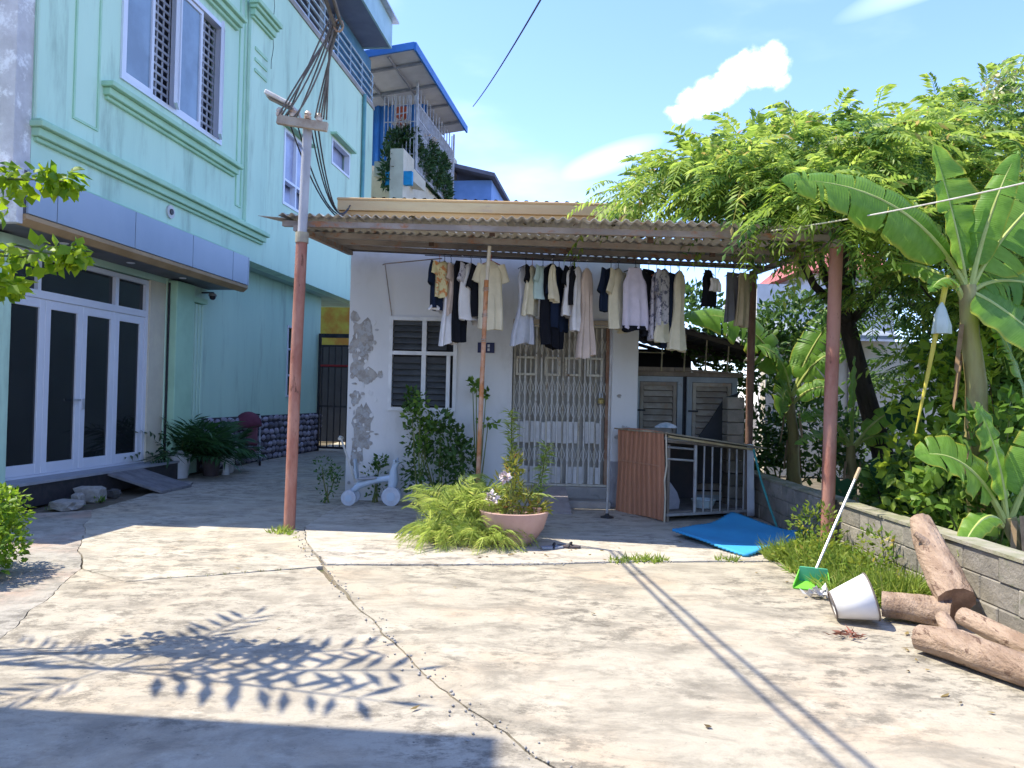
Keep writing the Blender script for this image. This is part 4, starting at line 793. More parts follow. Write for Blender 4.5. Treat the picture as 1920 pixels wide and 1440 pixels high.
g('tank', gx(1322), 35, .42, 'black', 'small black bag-like top with white band hanging alone over the shed', 'top', .55, drop=.05)
o = garment('cloth', gx(1330), 30, .14, 'white', 'small white cloth folded over the black hanging top', 'cloth', .5, y=9.1, drop=.16)
g('cloth', gx(1368), 28, .58, 'darkgrey', 'dark grey towel hanging by the back post', 'towel', .85)
g('cloth', gx(1388), 35, .66, 'tan', 'tan brown striped towel hanging by the back post', 'towel', .75)
# ================================================================== SMALL THINGS IN THE YARD
# children's push tricycle
tr = thing('ride_on_toy', 'pale blue plastic ride-on tricycle with push handle by the grey wall', 'tricycle', (-2.08, 10.12, 0))
tp = mat('pale_blue_plastic', (.50,.58,.66), (.44,.52,.60), 4, .45, spec=.4); tw_ = mat('white_wheel', (.58,.60,.64), (.48,.50,.54), 7, .5)
MB().tube([(.02,0,.17),(.10,0,.25),(.26,0,.31),(.42,0,.34),(.54,0,.36),(.575,0,.40)], [.035,.05,.045,.04,.05,.045], 12).build('body', tp, tr, smooth=True)
MB().tube([(.53,0,.15),(.55,0,.34),(.56,0,.50),(.60,0,.58)], [.05,.07,.04,.045], 12).build('front_column', tp, tr, smooth=True); MB().tube([(.58,-.16,.60),(.59,0,.57),(.58,.16,.60)], .016, 8).build('handlebar', tp, tr, smooth=True)
MB().hexa([(.10,-.09,.325),(.34,-.07,.345),(.34,.07,.345),(.10,.09,.325),(.10,-.09,.355),(.34,-.07,.37),(.34,.07,.37),(.10,.09,.355)]).build('seat', mat('grey_seat', (.42,.42,.44), None, 5, .6), tr, bevel=.012)
MB().hexa([(.06,-.09,.34),(.09,-.09,.34),(.09,.09,.34),(.06,.09,.34),(.03,-.07,.60),(.055,-.07,.60),(.055,.07,.60),(.03,.07,.60)]).build('backrest', tp, tr, bevel=.012)
MB().tube([(.08,0,.22),(-.06,0,.62),(-.15,0,.86)], .014, 8).tube([(-.15,-.09,.86),(-.16,0,.88),(-.15,.09,.86)], .02, 8).build('push_handle', mat('pale_bar', (.62,.60,.54), None, 4, .5), tr, smooth=True)
for nm, x, r_, ys in (('wheel',0,.10,(-.13,.13)), ('wheel',.54,.125,(-.08,.02))):
    for y0 in ys:
        wl = MB().tube([(x,y0-.025,r_),(x,y0+.025,r_)], r_, 22).build(nm, tw_, tr, bevel=.006); MB().tube([(x,y0-.034,r_),(x,y0-.026,r_)], r_*.45, 14).build('hub', tp, wl)
MB().tube([(0,-.13,.10),(0,.13,.10)], .012, 6).build('axle', tp, tr)
# pushchair
st = thing('pushchair', 'maroon hooded pushchair parked against the stone clad wall', 'pushchair', (-5.22, 15.3, 0), R(20))
mar = mat('maroon_fabric', (.16,.045,.07), (.11,.03,.05), 5, .9); vs = []; fs = []
for j in range(7):
    for i in range(13):
        a, b = R(-10+j*25), math.pi*i/12; vs.append((.25*math.cos(b), -.02-.24*math.sin(b)*math.cos(a), .78+.26*math.sin(b)*math.sin(a)))
for j in range(6):
    for i in range(12): a = j*13+i; fs.append((a,a+1,a+14,a+13))
hd = MB().add(vs, fs).build('hood', mar, st, smooth=True, fixn=False); hd.modifiers.new('t','SOLIDIFY').thickness = .012
MB().hexa([(-.19,-.15,.40),(.19,-.15,.40),(.19,.16,.36),(-.19,.16,.36),(-.19,-.15,.46),(.19,-.15,.46),(.19,.16,.42),(-.19,.16,.42)]).build('seat', mar, st, bevel=.02); MB().hexa([(-.19,.12,.38),(.19,.12,.38),(.19,.18,.38),(-.19,.18,.38),(-.19,.24,.82),(.19,.24,.82),(.19,.29,.82),(-.19,.29,.82)]).build('backrest', mat('dusky_pink', (.30,.13,.17), None, 5, .9), st, bevel=.02)
MB().box(-.18, .18, -.28, -.14, .28, .33).build('footrest', MATS['dusky_pink'], st, bevel=.01)
for sx in (-.23,.23):
    MB().tube([(sx,-.27,.10),(sx,.12,.50),(sx,.36,.98)], .014, 8).tube([(sx,.26,.10),(sx,-.05,.46)], .014, 8).build('frame', galv, st, smooth=True)
    for y0 in (-.27,.26): wl = MB().tube([(sx-.02,y0,.09),(sx+.02,y0,.09)], .09, 16).build('wheel', black, st, bevel=.006); MB().tube([(sx-.024,y0,.09),(sx+.024,y0,.09)], .05, 12).build('hub', galv, wl)
MB().tube([(-.23,.36,.98),(0,.39,1.0),(.23,.36,.98)], .017, 8).build('handle', black, st, smooth=True)
# potted palms by the pilaster
def palm_pot(x, y, r_, h, pm_, n, L, label, name='potted_palm', zig=False):
    t_ = thing(name, label, 'potted plant', (x, y, 0)); nn = 20; prof = [(r_*.72,0),(r_*.8,h*.4),(r_,h)]
    mb = MB().lathe([(0,0.0)]+prof+[(r_*.93,h),(r_*.88,h*.86),(0,h*.86)], nn)
    if zig:
        mb.v = [(q[0]*1.0, q[1]*1.0, q[2]+(.06 if (i % nn) % 4 < 2 else -.03)) if q[2] > h*.95 else q for i, q in enumerate(mb.v)]
    mb.build('pot', pm_, t_, smooth=True)
    d = rdir(n, .35, .98); base = np.tile([0,0,h*.8], (n,1)) + rng.normal(0,.03,(n,3)); v, f = pinnate(base, d, rng.uniform(.6,1.1,n)*L, 11, .12, .40, .34, .2); npmesh('fronds', v, f, leaf_palm, t_)
    mb = MB()
    for k in range(0, n, 3): mb.tube([(0,0,h*.8), tuple(np.array([0,0,h*.8])+d[k]*L*.3)], .008, 5)
    mb.build('stalk', stem, t_); return t_
palm_pot(-5.45, 12.70, .19, .40, mat('white_pot', (.62,.62,.62), (.52,.52,.52), 5, .6), 34, 1.15, 'broad leaved palm in a crown-rimmed white pot beside the door pilaster', zig=True)
palm_pot(-5.10, 13.15, .17, .34, mat('brown_pot', (.10,.075,.07), (.07,.05,.05), 5, .6), 34, 1.0, 'bushy dark palm in a squat brown pot between white planters')
palm_pot(-5.02, 13.75, .12, .30, MATS['white_pot'], 26, .8, 'palm behind the ornamental white planter')
sw = thing('ornamental_planter', 'white bird shaped ornamental planter on the alley side', 'planter', (-4.92, 13.35, 0), .6); MB().lathe([(0,0),(.07,0),(.05,.08),(.045,.16),(.09,.22),(.15,.30),(.16,.36),(.14,.37),(.12,.30),(0,.28)], 18).build('bowl', MATS['white_pot'], sw, smooth=True); MB().tube([(.10,0,.30),(.18,0,.42),(.15,0,.56),(.08,0,.60),(.02,0,.56)], [.04,.032,.028,.035,.012], 10).build('neck', MATS['white_pot'], sw, smooth=True)
# ramp board and rubble in front of the doors
rb = thing('loading_ramp', 'worn grey board ramp laid from the dark plinth to the lane', 'ramp', TO, -AL); rbm = mat('ramp_board', (.20,.195,.20), (.14,.135,.14), 5, .9, .4)
for k in range(3): MB().hexa([(.30,10.02+k*.27,.24),(1.02,10.16+k*.27,0),(1.02,10.42+k*.27,0),(.30,10.28+k*.27,.24),(.30,10.02+k*.27,.275),(1.02,10.16+k*.27,.035),(1.02,10.42+k*.27,.035),(.30,10.28+k*.27,.275)]).build('board', rbm, rb)
for i, (a, o_, sx, sy, sz, lab) in enumerate(((9.35,.62,.26,.16,.17,'large pale chunk of broken concrete beside the board ramp'), (8.65,.78,.24,.2,.10,'flat broken concrete lump below the door sill'), (8.95,.72,.09,.10,.14,'small squarish concrete lump by the weed tuft'), (11.25,.62,.44,.22,.05,'thin broken concrete flag beside the door pilaster'), (9.75,.66,.12,.1,.10,'dark stained rubble piece under the board ramp edge'))):
    bm = bmesh.new(); bmesh.ops.create_icosphere(bm, subdivisions=2, radius=1)
    for v_ in bm.verts: q = 1+.25*noise.noise(v_.co*1.5+Vector((i*5,0,0)))+.12*noise.noise(v_.co*4); v_.co = Vector((max(-.75,min(.75,v_.co.x)), max(-.75,min(.75,v_.co.y)), max(-.7,min(.7,v_.co.z))))*q
    me = bpy.data.meshes.new('rubble'); bm.to_mesh(me); bm.free(); me.materials.append(conc if i != 4 else mat('dark_rubble', (.10,.095,.09), None, 6, .95, .6)); o = link('concrete_lump', me); o.scale = (sx*.72/.8, sy*.72/.8, sz*.72/.8); o.location = TW(o_-.08, a, sz*.72*.75-.02); o.rotation_euler = (0,0,random.uniform(-.4,.4)-AL); tag(o, lab, 'rubble')
# big pinkish bowl planter with flowers and the feathery plants round it
pb = thing('bowl_planter', 'large pinkish clay bowl planter with yellow green shrub at the yard edge', 'planter', (.05, 7.64, .004))
MB().lathe([(0,0),(.16,0),(.22,.05),(.30,.17),(.335,.29),(.345,.33),(.32,.335),(.305,.29),(0,.27)], 32).build('bowl', mat('pink_clay', (.46,.30,.25), (.40,.25,.21), 4, .8, .2, c3=(.55,.45,.40), s3=5, t3=(.58,.75)), pb, smooth=True)
MB().lathe([(0,.285),(.30,.28)], 24).build('soil', mat('soil', (.13,.10,.07), (.30,.27,.2), 20, .95, .6), pb)
v, f = shrub_leaves([((-.05,.02,.52),(.16,.15,.22)), ((.10,.0,.42),(.14,.12,.12)), ((-.02,0,.75),(.08,.08,.16)), ((.24,-.04,.36),(.10,.08,.07))], 130, .085, .02, 1., .5); npmesh('foliage', v, f, leafmat('croton_leaf', (.16,.20,.02), (.32,.30,.05), .4, .5, (.40,.16,.07)), pb)
v, f = shrub_leaves([((-.22,-.12,.46),.05), ((-.10,-.10,.66),.035)], 60, .05, .04); npmesh('flowers', v, f, mat('pale_flower', (.70,.62,.60), (.62,.50,.50), 9, .8), pb)['kind'] = 'stuff'
mb = MB(); [mb.tube([(random.uniform(-.1,.1),random.uniform(-.08,.08),.27), (random.uniform(-.2,.25),random.uniform(-.1,.1),.6)], .006, 5) for _ in range(12)]; mb.build('stems', stem, pb)
def feather(name, label, x, y, n, L, spread, z0=0., up_lo=.2, up_hi=.95, droop=.75, rx=.25, m_=leaf_fern, az=None, ll=.17):
    t_ = thing(name, label, 'plant', (x, y, z0)); d = rdir(n, up_lo, up_hi)
    if az is not None: d[:, 0] += az[0]; d[:, 1] += az[1]; d = unit(d)
    Ls = rng.uniform(.6, 1.1, n)*L; base = np.c_[rng.normal(0, rx, n), rng.normal(0, rx*.6, n), np.zeros(n)+.02]
    v, f = pinnate(base, d, Ls, 26, .085, ll, droop, .5); npmesh('fronds', v, f, m_, t_)
    mb = MB()
    for k in range(0, n, 2): b_ = Vector(base[k]); dd = Vector(d[k]); mb.tube([b_+dd*Ls[k]*s-V(0,0,Ls[k]*droop*s*s) for s in (0,.33,.66)], .005, 4)
    mb.build('stem', stem, t_); return t_
feather('feathery_plant', 'tall clump of feathery yellow green plants left of the clay bowl', -.46, 7.85, 80, 1.30, 1, rx=.17, up_lo=.84, up_hi=1., droop=.55, ll=.115)
feather('feathery_plant', 'rounded feathery tuft drooping over the ground before the clay bowl', -.24, 7.46, 60, .72, 1, rx=.05, up_lo=.72, droop=.85, ll=.15)
feather('feathery_plant', 'low drooping feathery tuft at the outer left of the clump', -.66, 7.55, 60, .78, 1, rx=.08, up_lo=.70, droop=.8, ll=.15)
def spire(name, label, x, y, h, m_=leaf_fern, lean=.06, z0=0):
    t_ = thing(name, label, 'plant', (x, y, z0)); n = int(h*260); zz = rng.uniform(.12*h, h, n); base = np.c_[lean*zz+rng.normal(0,.012,n), rng.normal(0,.012,n), zz]; d = rdir(n, -.1, .75); npmesh('foliage', *rhombs(base, d, np.tile([0,0,1.],(n,1))+rng.normal(0,.4,(n,3)), rng.uniform(.07,.15,n), .022, .2), m_, t_); MB().tube([(0,0,0),(lean*h*.5,0,h*.5),(lean*h,0,h)], .007, 5).build('stem', stem, t_)
spire('tall_weed', 'tallest thin leafy weed standing before the folding gate', .04, 8.35, 1.30, lean=-.03, z0=.0)
spire('tall_weed', 'shorter leaning thin leafy weed before the folding gate', .26, 8.3, .95, lean=.14)
# dark shrub at the wall, small plants at its foot
def shrub(name, label, x, y, clumps, per, L, Wd, m_, stems=6, sm=stem, cat='shrub', **k):
    t_ = thing(name, label, cat, (x, y, 0)); v, f = shrub_leaves(clumps, per, L, Wd, **k); npmesh('crown', v, f, m_, t_); mb = MB()
    for c, r_ in (clumps*3)[:max(stems, len(clumps))]: mb.tube([(random.uniform(-.05,.05), random.uniform(-.05,.05), 0), (c[0]*.5, c[1]*.5, c[2]*.45), (c[0], c[1], c[2])], [.014,.010,.005], 6)
    mb.build('stems', sm, t_); return t_
shrub('leafy_shrub', 'dense dark green shrub growing under the louvre window', -.92, 10.1, [((-.1,0,.45),(.42,.22,.42)), ((.05,0,.85),(.34,.2,.30)), ((-.35,.05,.95),(.13,.12,.28)), ((-.38,.02,1.38),(.12,.1,.16)), ((.3,0,.55),(.22,.18,.4)), ((.0,-.05,1.12),(.2,.15,.15))], 110, .085, .05, leaf_bush, 7)
shrub('leafy_shrub', 'bright leaf sprays reaching over the sill from the dark shrub', -1.18, 9.95, [((0,0,1.35),(.10,.08,.14)), ((-.10,0,1.2),(.12,.08,.08)), ((.10,.05,1.05),(.10,.08,.10)), ((.05,0,.8),(.1,.08,.12))], 60, .08, .055, leaf_mid, 4)
shrub('thin_sapling', 'thin bare-stemmed sapling with a few round leaves beside the rusty post', -.42, 10.15, [((-.1,0,1.62),(.07,.05,.06)), ((.08,0,1.48),(.05,.05,.05)), ((.12,0,1.12),(.12,.08,.06)), ((-.05,0,1.58),(.06,.05,.05))], 26, .10, .06, leaf_mid, 4)
shrub('small_shrub', 'small dark plant behind the ride-on toy', -1.80, 10.32, [((0,0,.30),(.20,.12,.26)), ((.05,0,.55),(.10,.08,.10))], 90, .06, .04, leaf_bush, 4)
shrub('small_shrub', 'scrubby greyish plant at the house corner left of the toy', -2.42, 10.25, [((0,0,.22),(.16,.16,.2)), ((-.08,0,.48),(.14,.1,.16)), ((.1,0,.38),(.1,.1,.12))], 80, .055, .03, leaf_bush, 4)
# clipped bush at the left edge; leaf sprays of the young tree
shrub('hedge_bush', 'sunlit bright green bush at the lane edge before the glass doors', -4.08, 5.80, [((0,0,.24),(.44,.45,.26)), ((-.05,.1,.50),(.34,.4,.22)), ((.10,-.25,.18),(.30,.3,.2)), ((-.1,.35,.42),(.34,.3,.26))], 300, .055, .035, leafmat('hedge_leaf', (.07,.17,.012), (.22,.34,.02), .45), 8)
yt = thing('young_tree', 'slender young tree with long pinnate fronds leaning over the lane', 'tree', (-4.48, 4.25, 0))
MB().tube([(0,0,-.05),(.05,0,1.4),(.12,-.05,2.9),(.18,-.05,4.1)], [.045,.04,.03,.02], 10).build('trunk', bark, yt, smooth=True)
fb, fd, fl = [], [], []
for (ex, ey, ez, L) in ((1,-.24,.40,1.5), (1,.06,.34,1.55), (.9,.36,.45,1.4), (-.8,.3,.5,1.2), (-.6,-.7,.5,1.2), (.2,.9,.5,1.2)): fb.append((.18+.02*random.random(),-.05,4.05)); fd.append((ex,ey,ez)); fl.append(L)
v, f = pinnate(np.array(fb), np.array(fd), np.array(fl), 10, .17, .28, .22, .05); npmesh('crown', v, f, leaf_mid, yt)
sprays = [((-2.86,4.50,2.66),(.20,.14,.09)), ((-2.66,4.50,2.66),(.09,.09,.08)), ((-2.76,4.45,2.20),(.22,.13,.09)), ((-2.56,4.45,2.22),(.07,.07,.06)), ((-2.95,4.45,2.02),(.10,.10,.06)), ((-3.15,4.5,2.6),(.2,.2,.2)), ((-3.2,4.5,2.1),(.2,.2,.2))]
sprays = [((c[0]+4.48, c[1]-4.25, c[2]), r_) for c, r_ in sprays]
v, f = shrub_leaves(sprays, 75, .085, .062, .6, -.2, .3); npmesh('leaf_spray', v, f, leafmat('spray_leaf', (.10,.22,.012), (.30,.42,.015), .55), yt)['kind'] = 'stuff'
mb = MB()
for c, r_ in sprays: mb.tube([(.08,0,c[2]-.3), (c[0]*.5,c[1]*.5,c[2]), (c[0],c[1],c[2])], [.014,.01,.005], 5)
mb.build('twigs', stem, yt)
# ================================================================== RIGHT FOREGROUND: logs, lampshade, dustpan, weeds
logm = mat('log_bark', (.44,.32,.23), (.28,.19,.13), 7, .95, 1., c3=(.16,.10,.07), s3=16, t3=(.57,.64), stretch=(1.6,.4,1), bscale=30, bdist=.03); cutm = mat('log_cut', (.30,.19,.125), (.19,.115,.075), 12, .9, .4)
def log(label, pts, rs, extra=None, n=40):
    t_ = thing('log', label, 'log', pts[0]); P0 = Vector(pts[0]); mb = MB(); fine = []; fr = []
    for i in range(len(pts)-1):
        for k in range(9): s = k/9; fine.append(Vector(pts[i]).lerp(Vector(pts[i+1]), s)-P0); fr.append(rs[i]+(rs[i+1]-rs[i])*s)
    fine.append(Vector(pts[-1])-P0); fr.append(rs[-1]); mb.tube(fine, fr, n, cap=False)
    nv = []
    for q_i, q in enumerate(mb.v):
        ri, ai = divmod(q_i, n); a = 2*math.pi*ai/n; c_ = fine[ri]; sd_ = Vector(q)-c_; t_l = ri*.12+P0.x*7
        k_ = 1 + .10*noise.noise(Vector((math.cos(a)*.8, math.sin(a)*.8, t_l*.9))) + .10*noise.noise(Vector((math.cos(a)*3.2, math.sin(a)*3.2, t_l*.8))) + .05*noise.noise(Vector((math.cos(a)*8, math.sin(a)*8, t_l*2.2)))
        nv.append(tuple(c_ + sd_*k_))
    mb.v = nv
    m_ = len(fine); nb_ = n; body = mb.v[:]
    mb.build('bark', logm, t_, smooth=True)
    for e in (0, m_-1): MB().add(body[e*n:(e+1)*n], [tuple(range(n))]).build('cut_end', cutm, t_)
    if extra:
        for a, b_, r0, r1 in extra: MB().tube([Vector(a)-P0, (Vector(a)+Vector(b_))/2-P0+V(.01,.01,.01), Vector(b_)-P0], [r0,(r0+r1)/2,r1], 10).build('knot', logm, t_, smooth=True)
    return t_
log('thick log propped against the block wall, dark cut end outward', [(3.05,5.72,.60), (2.98,5.42,.42), (2.94,5.16,.27), (2.92,5.02,.19)], [.075,.105,.118,.115], [((2.95,5.36,.44),(2.86,5.44,.56),.035,.018)])
log('short pinkish log lying behind the white lampshade', [(2.55,5.26,.10), (2.74,5.16,.105), (2.90,5.03,.105)], [.085,.095,.10])
log('long log with a stub fork lying foremost on the concrete', [(2.44,4.58,.085), (2.55,4.38,.105), (2.68,4.08,.09), (2.82,3.72,.085)], [.07,.098,.085,.08], [((2.55,4.42,.11),(2.60,4.62,.20),.055,.04)])
log('slimmer log lying between the stub forked log and the block wall', [(2.86,4.86,.14), (2.98,4.45,.085), (3.05,3.95,.075)], [.055,.065,.07])
ls = thing('lampshade', 'white conical lampshade lying on its side by the logs', 'lampshade', (2.30, 5.16, .145), R(-12))
mb = MB(); vs = []; n = 36
shm = mat('shade_fabric', (.74,.73,.70), (.68,.66,.63), 3, .85); M_ = Matrix.Rotation(R(-17), 4, 'Y')
def cone(r0, r1, L, rev=False):
    b = MB(); b.tube([M_ @ V(-L/2,0,0), M_ @ V(L/2,0,0)], [r0,r1], n, cap=False); return b
o = cone(.088,.155,.25).build('shade', shm, ls, smooth=True, fixn=False); o.modifiers.new('t','SOLIDIFY').thickness = .004
for x, r_ in ((-.125,.088), (.125,.155)): MB().tube([M_ @ V(x, r_*math.cos(k*2*math.pi/24), r_*math.sin(k*2*math.pi/24)) for k in range(25)], .006, 6).build('rim', mat('rim_brown', (.16,.13,.11), None, 5), ls)
MB().tube([M_ @ V(-.11,-.086,0), M_ @ V(-.09,0,0), M_ @ V(-.11,.086,0)], .003, 5).tube([M_ @ V(-.11,0,-.086), M_ @ V(-.09,0,0), M_ @ V(-.11,0,.086)], .003, 5).tube([M_ @ V(-.09+.02*math.cos(k*.5)*0, .02*math.cos(k*.5), .02*math.sin(k*.5)) for k in range(14)], .003, 5).build('spider_ring', beamm, ls)
dp = thing('dustpan', 'lime green long handled dustpan leaning on the weeds by the wall', 'dustpan', (2.40, 6.08, 0), R(-25)); dp.scale = (.88,.88,1.0)
gp = mat('lime_plastic', (.18,.55,.05), (.15,.48,.05), 4, .4, spec=.4); MB().hexa([(-.16,-.10,.005),(.16,-.10,.005),(.13,.10,.03),(-.13,.10,.03),(-.16,-.10,.013),(.16,-.10,.013),(.13,.10,.04),(-.13,.10,.04)]).build('pan', gp, dp)
MB().hexa([(-.13,.09,.03),(.13,.09,.03),(.12,.12,.03),(-.12,.12,.03),(-.12,.07,.15),(.12,.07,.15),(.11,.10,.15),(-.11,.10,.15)]).build('pan_back', mat('sea_plastic', (.10,.42,.25), None, 4, .4), dp)
for s in (-1,1): MB().hexa([(s*.16,-.10,.01),(s*.152,-.10,.01),(s*.122,.10,.04),(s*.13,.10,.04),(s*.16,-.10,.03),(s*.152,-.10,.03),(s*.112,.10,.14),(s*.12,.10,.14)]).build('pan_side', gp, dp)
MB().tube([(0,.10,.09),(.16,.42,.46),(.32,.74,.82)], .012, 8).build('handle', mat('silver_tube', (.62,.62,.64), None, 4, .35, metal=.4), dp, smooth=True); MB().tube([(.32,.74,.82),(.36,.82,.91)], .017, 8).build('grip', mat('tan_grip', (.45,.33,.2), None, 4, .6), dp, smooth=True)
for i, (x, y, lab) in enumerate(((2.33,5.80,'crumpled white paper flower scrap beside the lampshade'), (2.52,5.72,'small white wrapper scrap beside the weeds'))):
    v, f = rhombs(np.array([[0,0,.03]]*22)+rng.normal(0,.03,(22,3))*np.array([1,1,.4]), rdir(22,-.1,.9), rdir(22), .07, .05, .3); o = npmesh('paper_scrap', v, f, mat('scrap_white', (.66,.64,.60), None, 5)); o.location = (x, y, .005); tag(o, lab, 'litter')
v, f = rhombs(np.array([[0,0,.012]]*26)+rng.normal(0,.035,(26,3))*np.array([1,1,.15]), rdir(26,-.1,.3), rdir(26), .09, .014, .2); o = npmesh('dry_twig', v, f, mat('dry_red', (.25,.09,.06), (.18,.08,.05), 9)); o.location = (2.13,4.82,.006); tag(o, 'dry reddish twig on the concrete before the lampshade', 'twig')
# weeds by the wall (uncountable) and tufts in the joints
def tuft(pts, n, L, m_, name, label, spread=.12, w_=.012):
    parts = []
    for (x, y, r_, h) in pts:
        k = int(n*(r_/.15)**2*.6+8); a = rng.uniform(0,2*np.pi,k); q = r_*np.sqrt(rng.uniform(0,1,k)); b = np.c_[x+q*np.cos(a), y+q*np.sin(a), np.zeros(k)-.02]; d = np.c_[rng.normal(0,.45,(k,2)), rng.uniform(.5,1,k)]
        parts.append(rhombs(b, d, rdir(k), rng.uniform(.5,1.1,k)*h*L, w_*rng.uniform(.7,1.4,k), .35))
    return tag(npmesh(name, *joinvf(parts), m_), label, 'weeds', kind='stuff')
wp = [(random.uniform(2.55,3.08), random.uniform(5.65,7.25), .17, random.uniform(.5,1.1)) for _ in range(34)]
wp = [q for q in wp if q[0] > 2.55+.45*max(0,(6.2-q[1]))*.3]
tuft(wp, 420, .27, leaf_grass, 'weeds', 'sunlit tangle of long grass and weeds along the block wall', w_=.014)
v, f = shrub_leaves([((2.85,7.15,.3),(.25,.2,.25)), ((2.75,6.75,.2),(.2,.2,.18)), ((3.0,6.3,.28),(.12,.25,.2)), ((2.98,7.55,.25),(.15,.15,.22)), ((2.7,6.5,.14),(.25,.3,.12)), ((2.85,6.05,.16),(.22,.3,.14)), ((2.6,6.95,.10),(.25,.25,.10))], 150, .055, .026); o = npmesh('weeds', v, f, leafmat('weed_leaf', (.09,.18,.02), (.24,.30,.04), .45, .5, (.42,.34,.06))); tag(o, 'leafy yellow green weeds round the foot of the red post', 'weeds', kind='stuff')
tuft([(-2.36,8.02,.11,.5), (-2.25,7.93,.06,.35), (-2.12,7.75,.04,.2)], 300, .20, leaf_grass, 'weeds', 'small bright grass tuft at the pole foot', w_=.012)
tuft([(.98,6.93,.09,.5), (1.12,6.96,.10,.6), (1.28,6.98,.10,.7), (1.40,7.0,.06,.5), (1.97,7.1,.07,.5), (2.05,7.06,.05,.6)], 260, .17, leaf_grass, 'weeds', 'short grass sprouting along the slab joint', w_=.012)
tuft([(-2.6+.12*k, 5.98+.058*k, .03, .25) for k in range(8)] + [(-1.5+.02*k, 6.48-.02*k, .03, .2) for k in range(4)], 260, .12, leafmat('joint_moss', (.12,.14,.03), (.22,.22,.07), .3), 'weeds', 'thin moss and grass growing in the lane joint', w_=.010)
p = [TW(.62+random.uniform(-.1,.1), 8.5+random.uniform(-.1,.9)) for _ in range(5)]; tuft([(q[0], q[1], .06, .5) for q in p], 140, .22, leaf_mid, 'weeds', 'weed tufts at the foot of the dark plinth', w_=.03)
for i, (x, y, r_, lab) in enumerate(((.42,7.42,.3,'pale grey sandal lying by the clay bowl'), (.58,7.48,-.2,'darker sandal lying at the edge of the canopy shade'))):
    sd = thing('sandal', lab, 'sandal', (x, y, .008), r_); MB().prism([(-.11,-.03),(-.05,-.04),(.05,-.04),(.11,-.02),(.12,.02),(.06,.045),(-.05,.035),(-.11,.03)], 'z', 0, .022).build('sole', mat('sandal_%d'%i, (.30,.32,.36) if i == 0 else (.10,.08,.08), None, 6), sd, bevel=.004); MB().tube([(.0,-.045,.01),(.02,-.02,.05),(.03,.015,.05),(.02,.048,.01)], .010, 6).build('strap', black, sd)
# ================================================================== GARDEN BEHIND THE LOW WALL
ban = leafmat('banana_leaf', (.16,.34,.05), (.25,.43,.07), .55, .35); banrib = mat('banana_midrib', (.40,.46,.14), (.34,.38,.10), 6, .5); banstem = mat('banana_stem', (.32,.30,.11), (.22,.17,.07), 5, .6, .3, c3=(.13,.08,.045), s3=4, t3=(.55,.7), stretch=(1,1,.25))
def banleafmat():
    M = MATS['banana_leaf']; t = M.node_tree; b = t.nodes['Principled BSDF']
    uv = N(t, 'ShaderNodeUVMap'); sep = N(t, 'ShaderNodeSeparateXYZ'); t.links.new(uv.outputs[0], sep.inputs[0])
    wv = N(t, 'ShaderNodeMath', operation='SINE'); ml = N(t, 'ShaderNodeMath', operation='MULTIPLY'); ml.inputs[1].default_value = 420; t.links.new(sep.outputs['X'], ml.inputs[0]); t.links.new(ml.outputs[0], wv.inputs[0])
    bp = N(t, 'ShaderNodeBump'); bp.inputs['Strength'].default_value = .35; bp.inputs['Distance'].default_value = .004; t.links.new(wv.outputs[0], bp.inputs['Height']); t.links.new(bp.outputs[0], b.inputs['Normal'])
    n = N(t, 'ShaderNodeTexNoise'); n.inputs['Scale'].default_value = 3.5; mp = N(t, 'ShaderNodeMapping'); mp.inputs['Scale'].default_value = (9, .8, 1); t.links.new(uv.outputs[0], mp.inputs['Vector']); t.links.new(mp.outputs[0], n.inputs['Vector'])
    src = b.inputs['Base Color'].links[0].from_socket; mx = N(t, 'ShaderNodeMixRGB', blend_type='MULTIPLY'); rp = N(t, 'ShaderNodeMapRange'); rp.inputs['From Min'].default_value = .35; rp.inputs['From Max'].default_value = .65; rp.inputs['To Min'].default_value = .0; rp.inputs['To Max'].default_value = .55
    t.links.new(n.outputs['Fac'], rp.inputs['Value']); t.links.new(rp.outputs[0], mx.inputs['Fac']); t.links.new(src, mx.inputs['Color1']); mx.inputs['Color2'].default_value = (.62,.72,.5,1)
    # yellowed margins
    ab = N(t, 'ShaderNodeMath', operation='ABSOLUTE'); t.links.new(sep.outputs['Y'], ab.inputs[0]); er = N(t, 'ShaderNodeMapRange', interpolation_type='SMOOTHSTEP'); er.inputs['From Min'].default_value = .86; er.inputs['From Max'].default_value = 1.0; er.inputs['To Max'].default_value = .8; t.links.new(ab.outputs[0], er.inputs['Value'])
    m2 = N(t, 'ShaderNodeMixRGB'); t.links.new(er.outputs[0], m2.inputs['Fac']); t.links.new(mx.outputs[0], m2.inputs['Color1']); m2.inputs['Color2'].default_value = (.42,.40,.05,1)
    t.links.new(m2.outputs[0], b.inputs['Base Color'])
    for nd in t.nodes:
        if nd.type == 'HUE_SAT': t.links.new(m2.outputs[0], nd.inputs['Color'])
banleafmat()
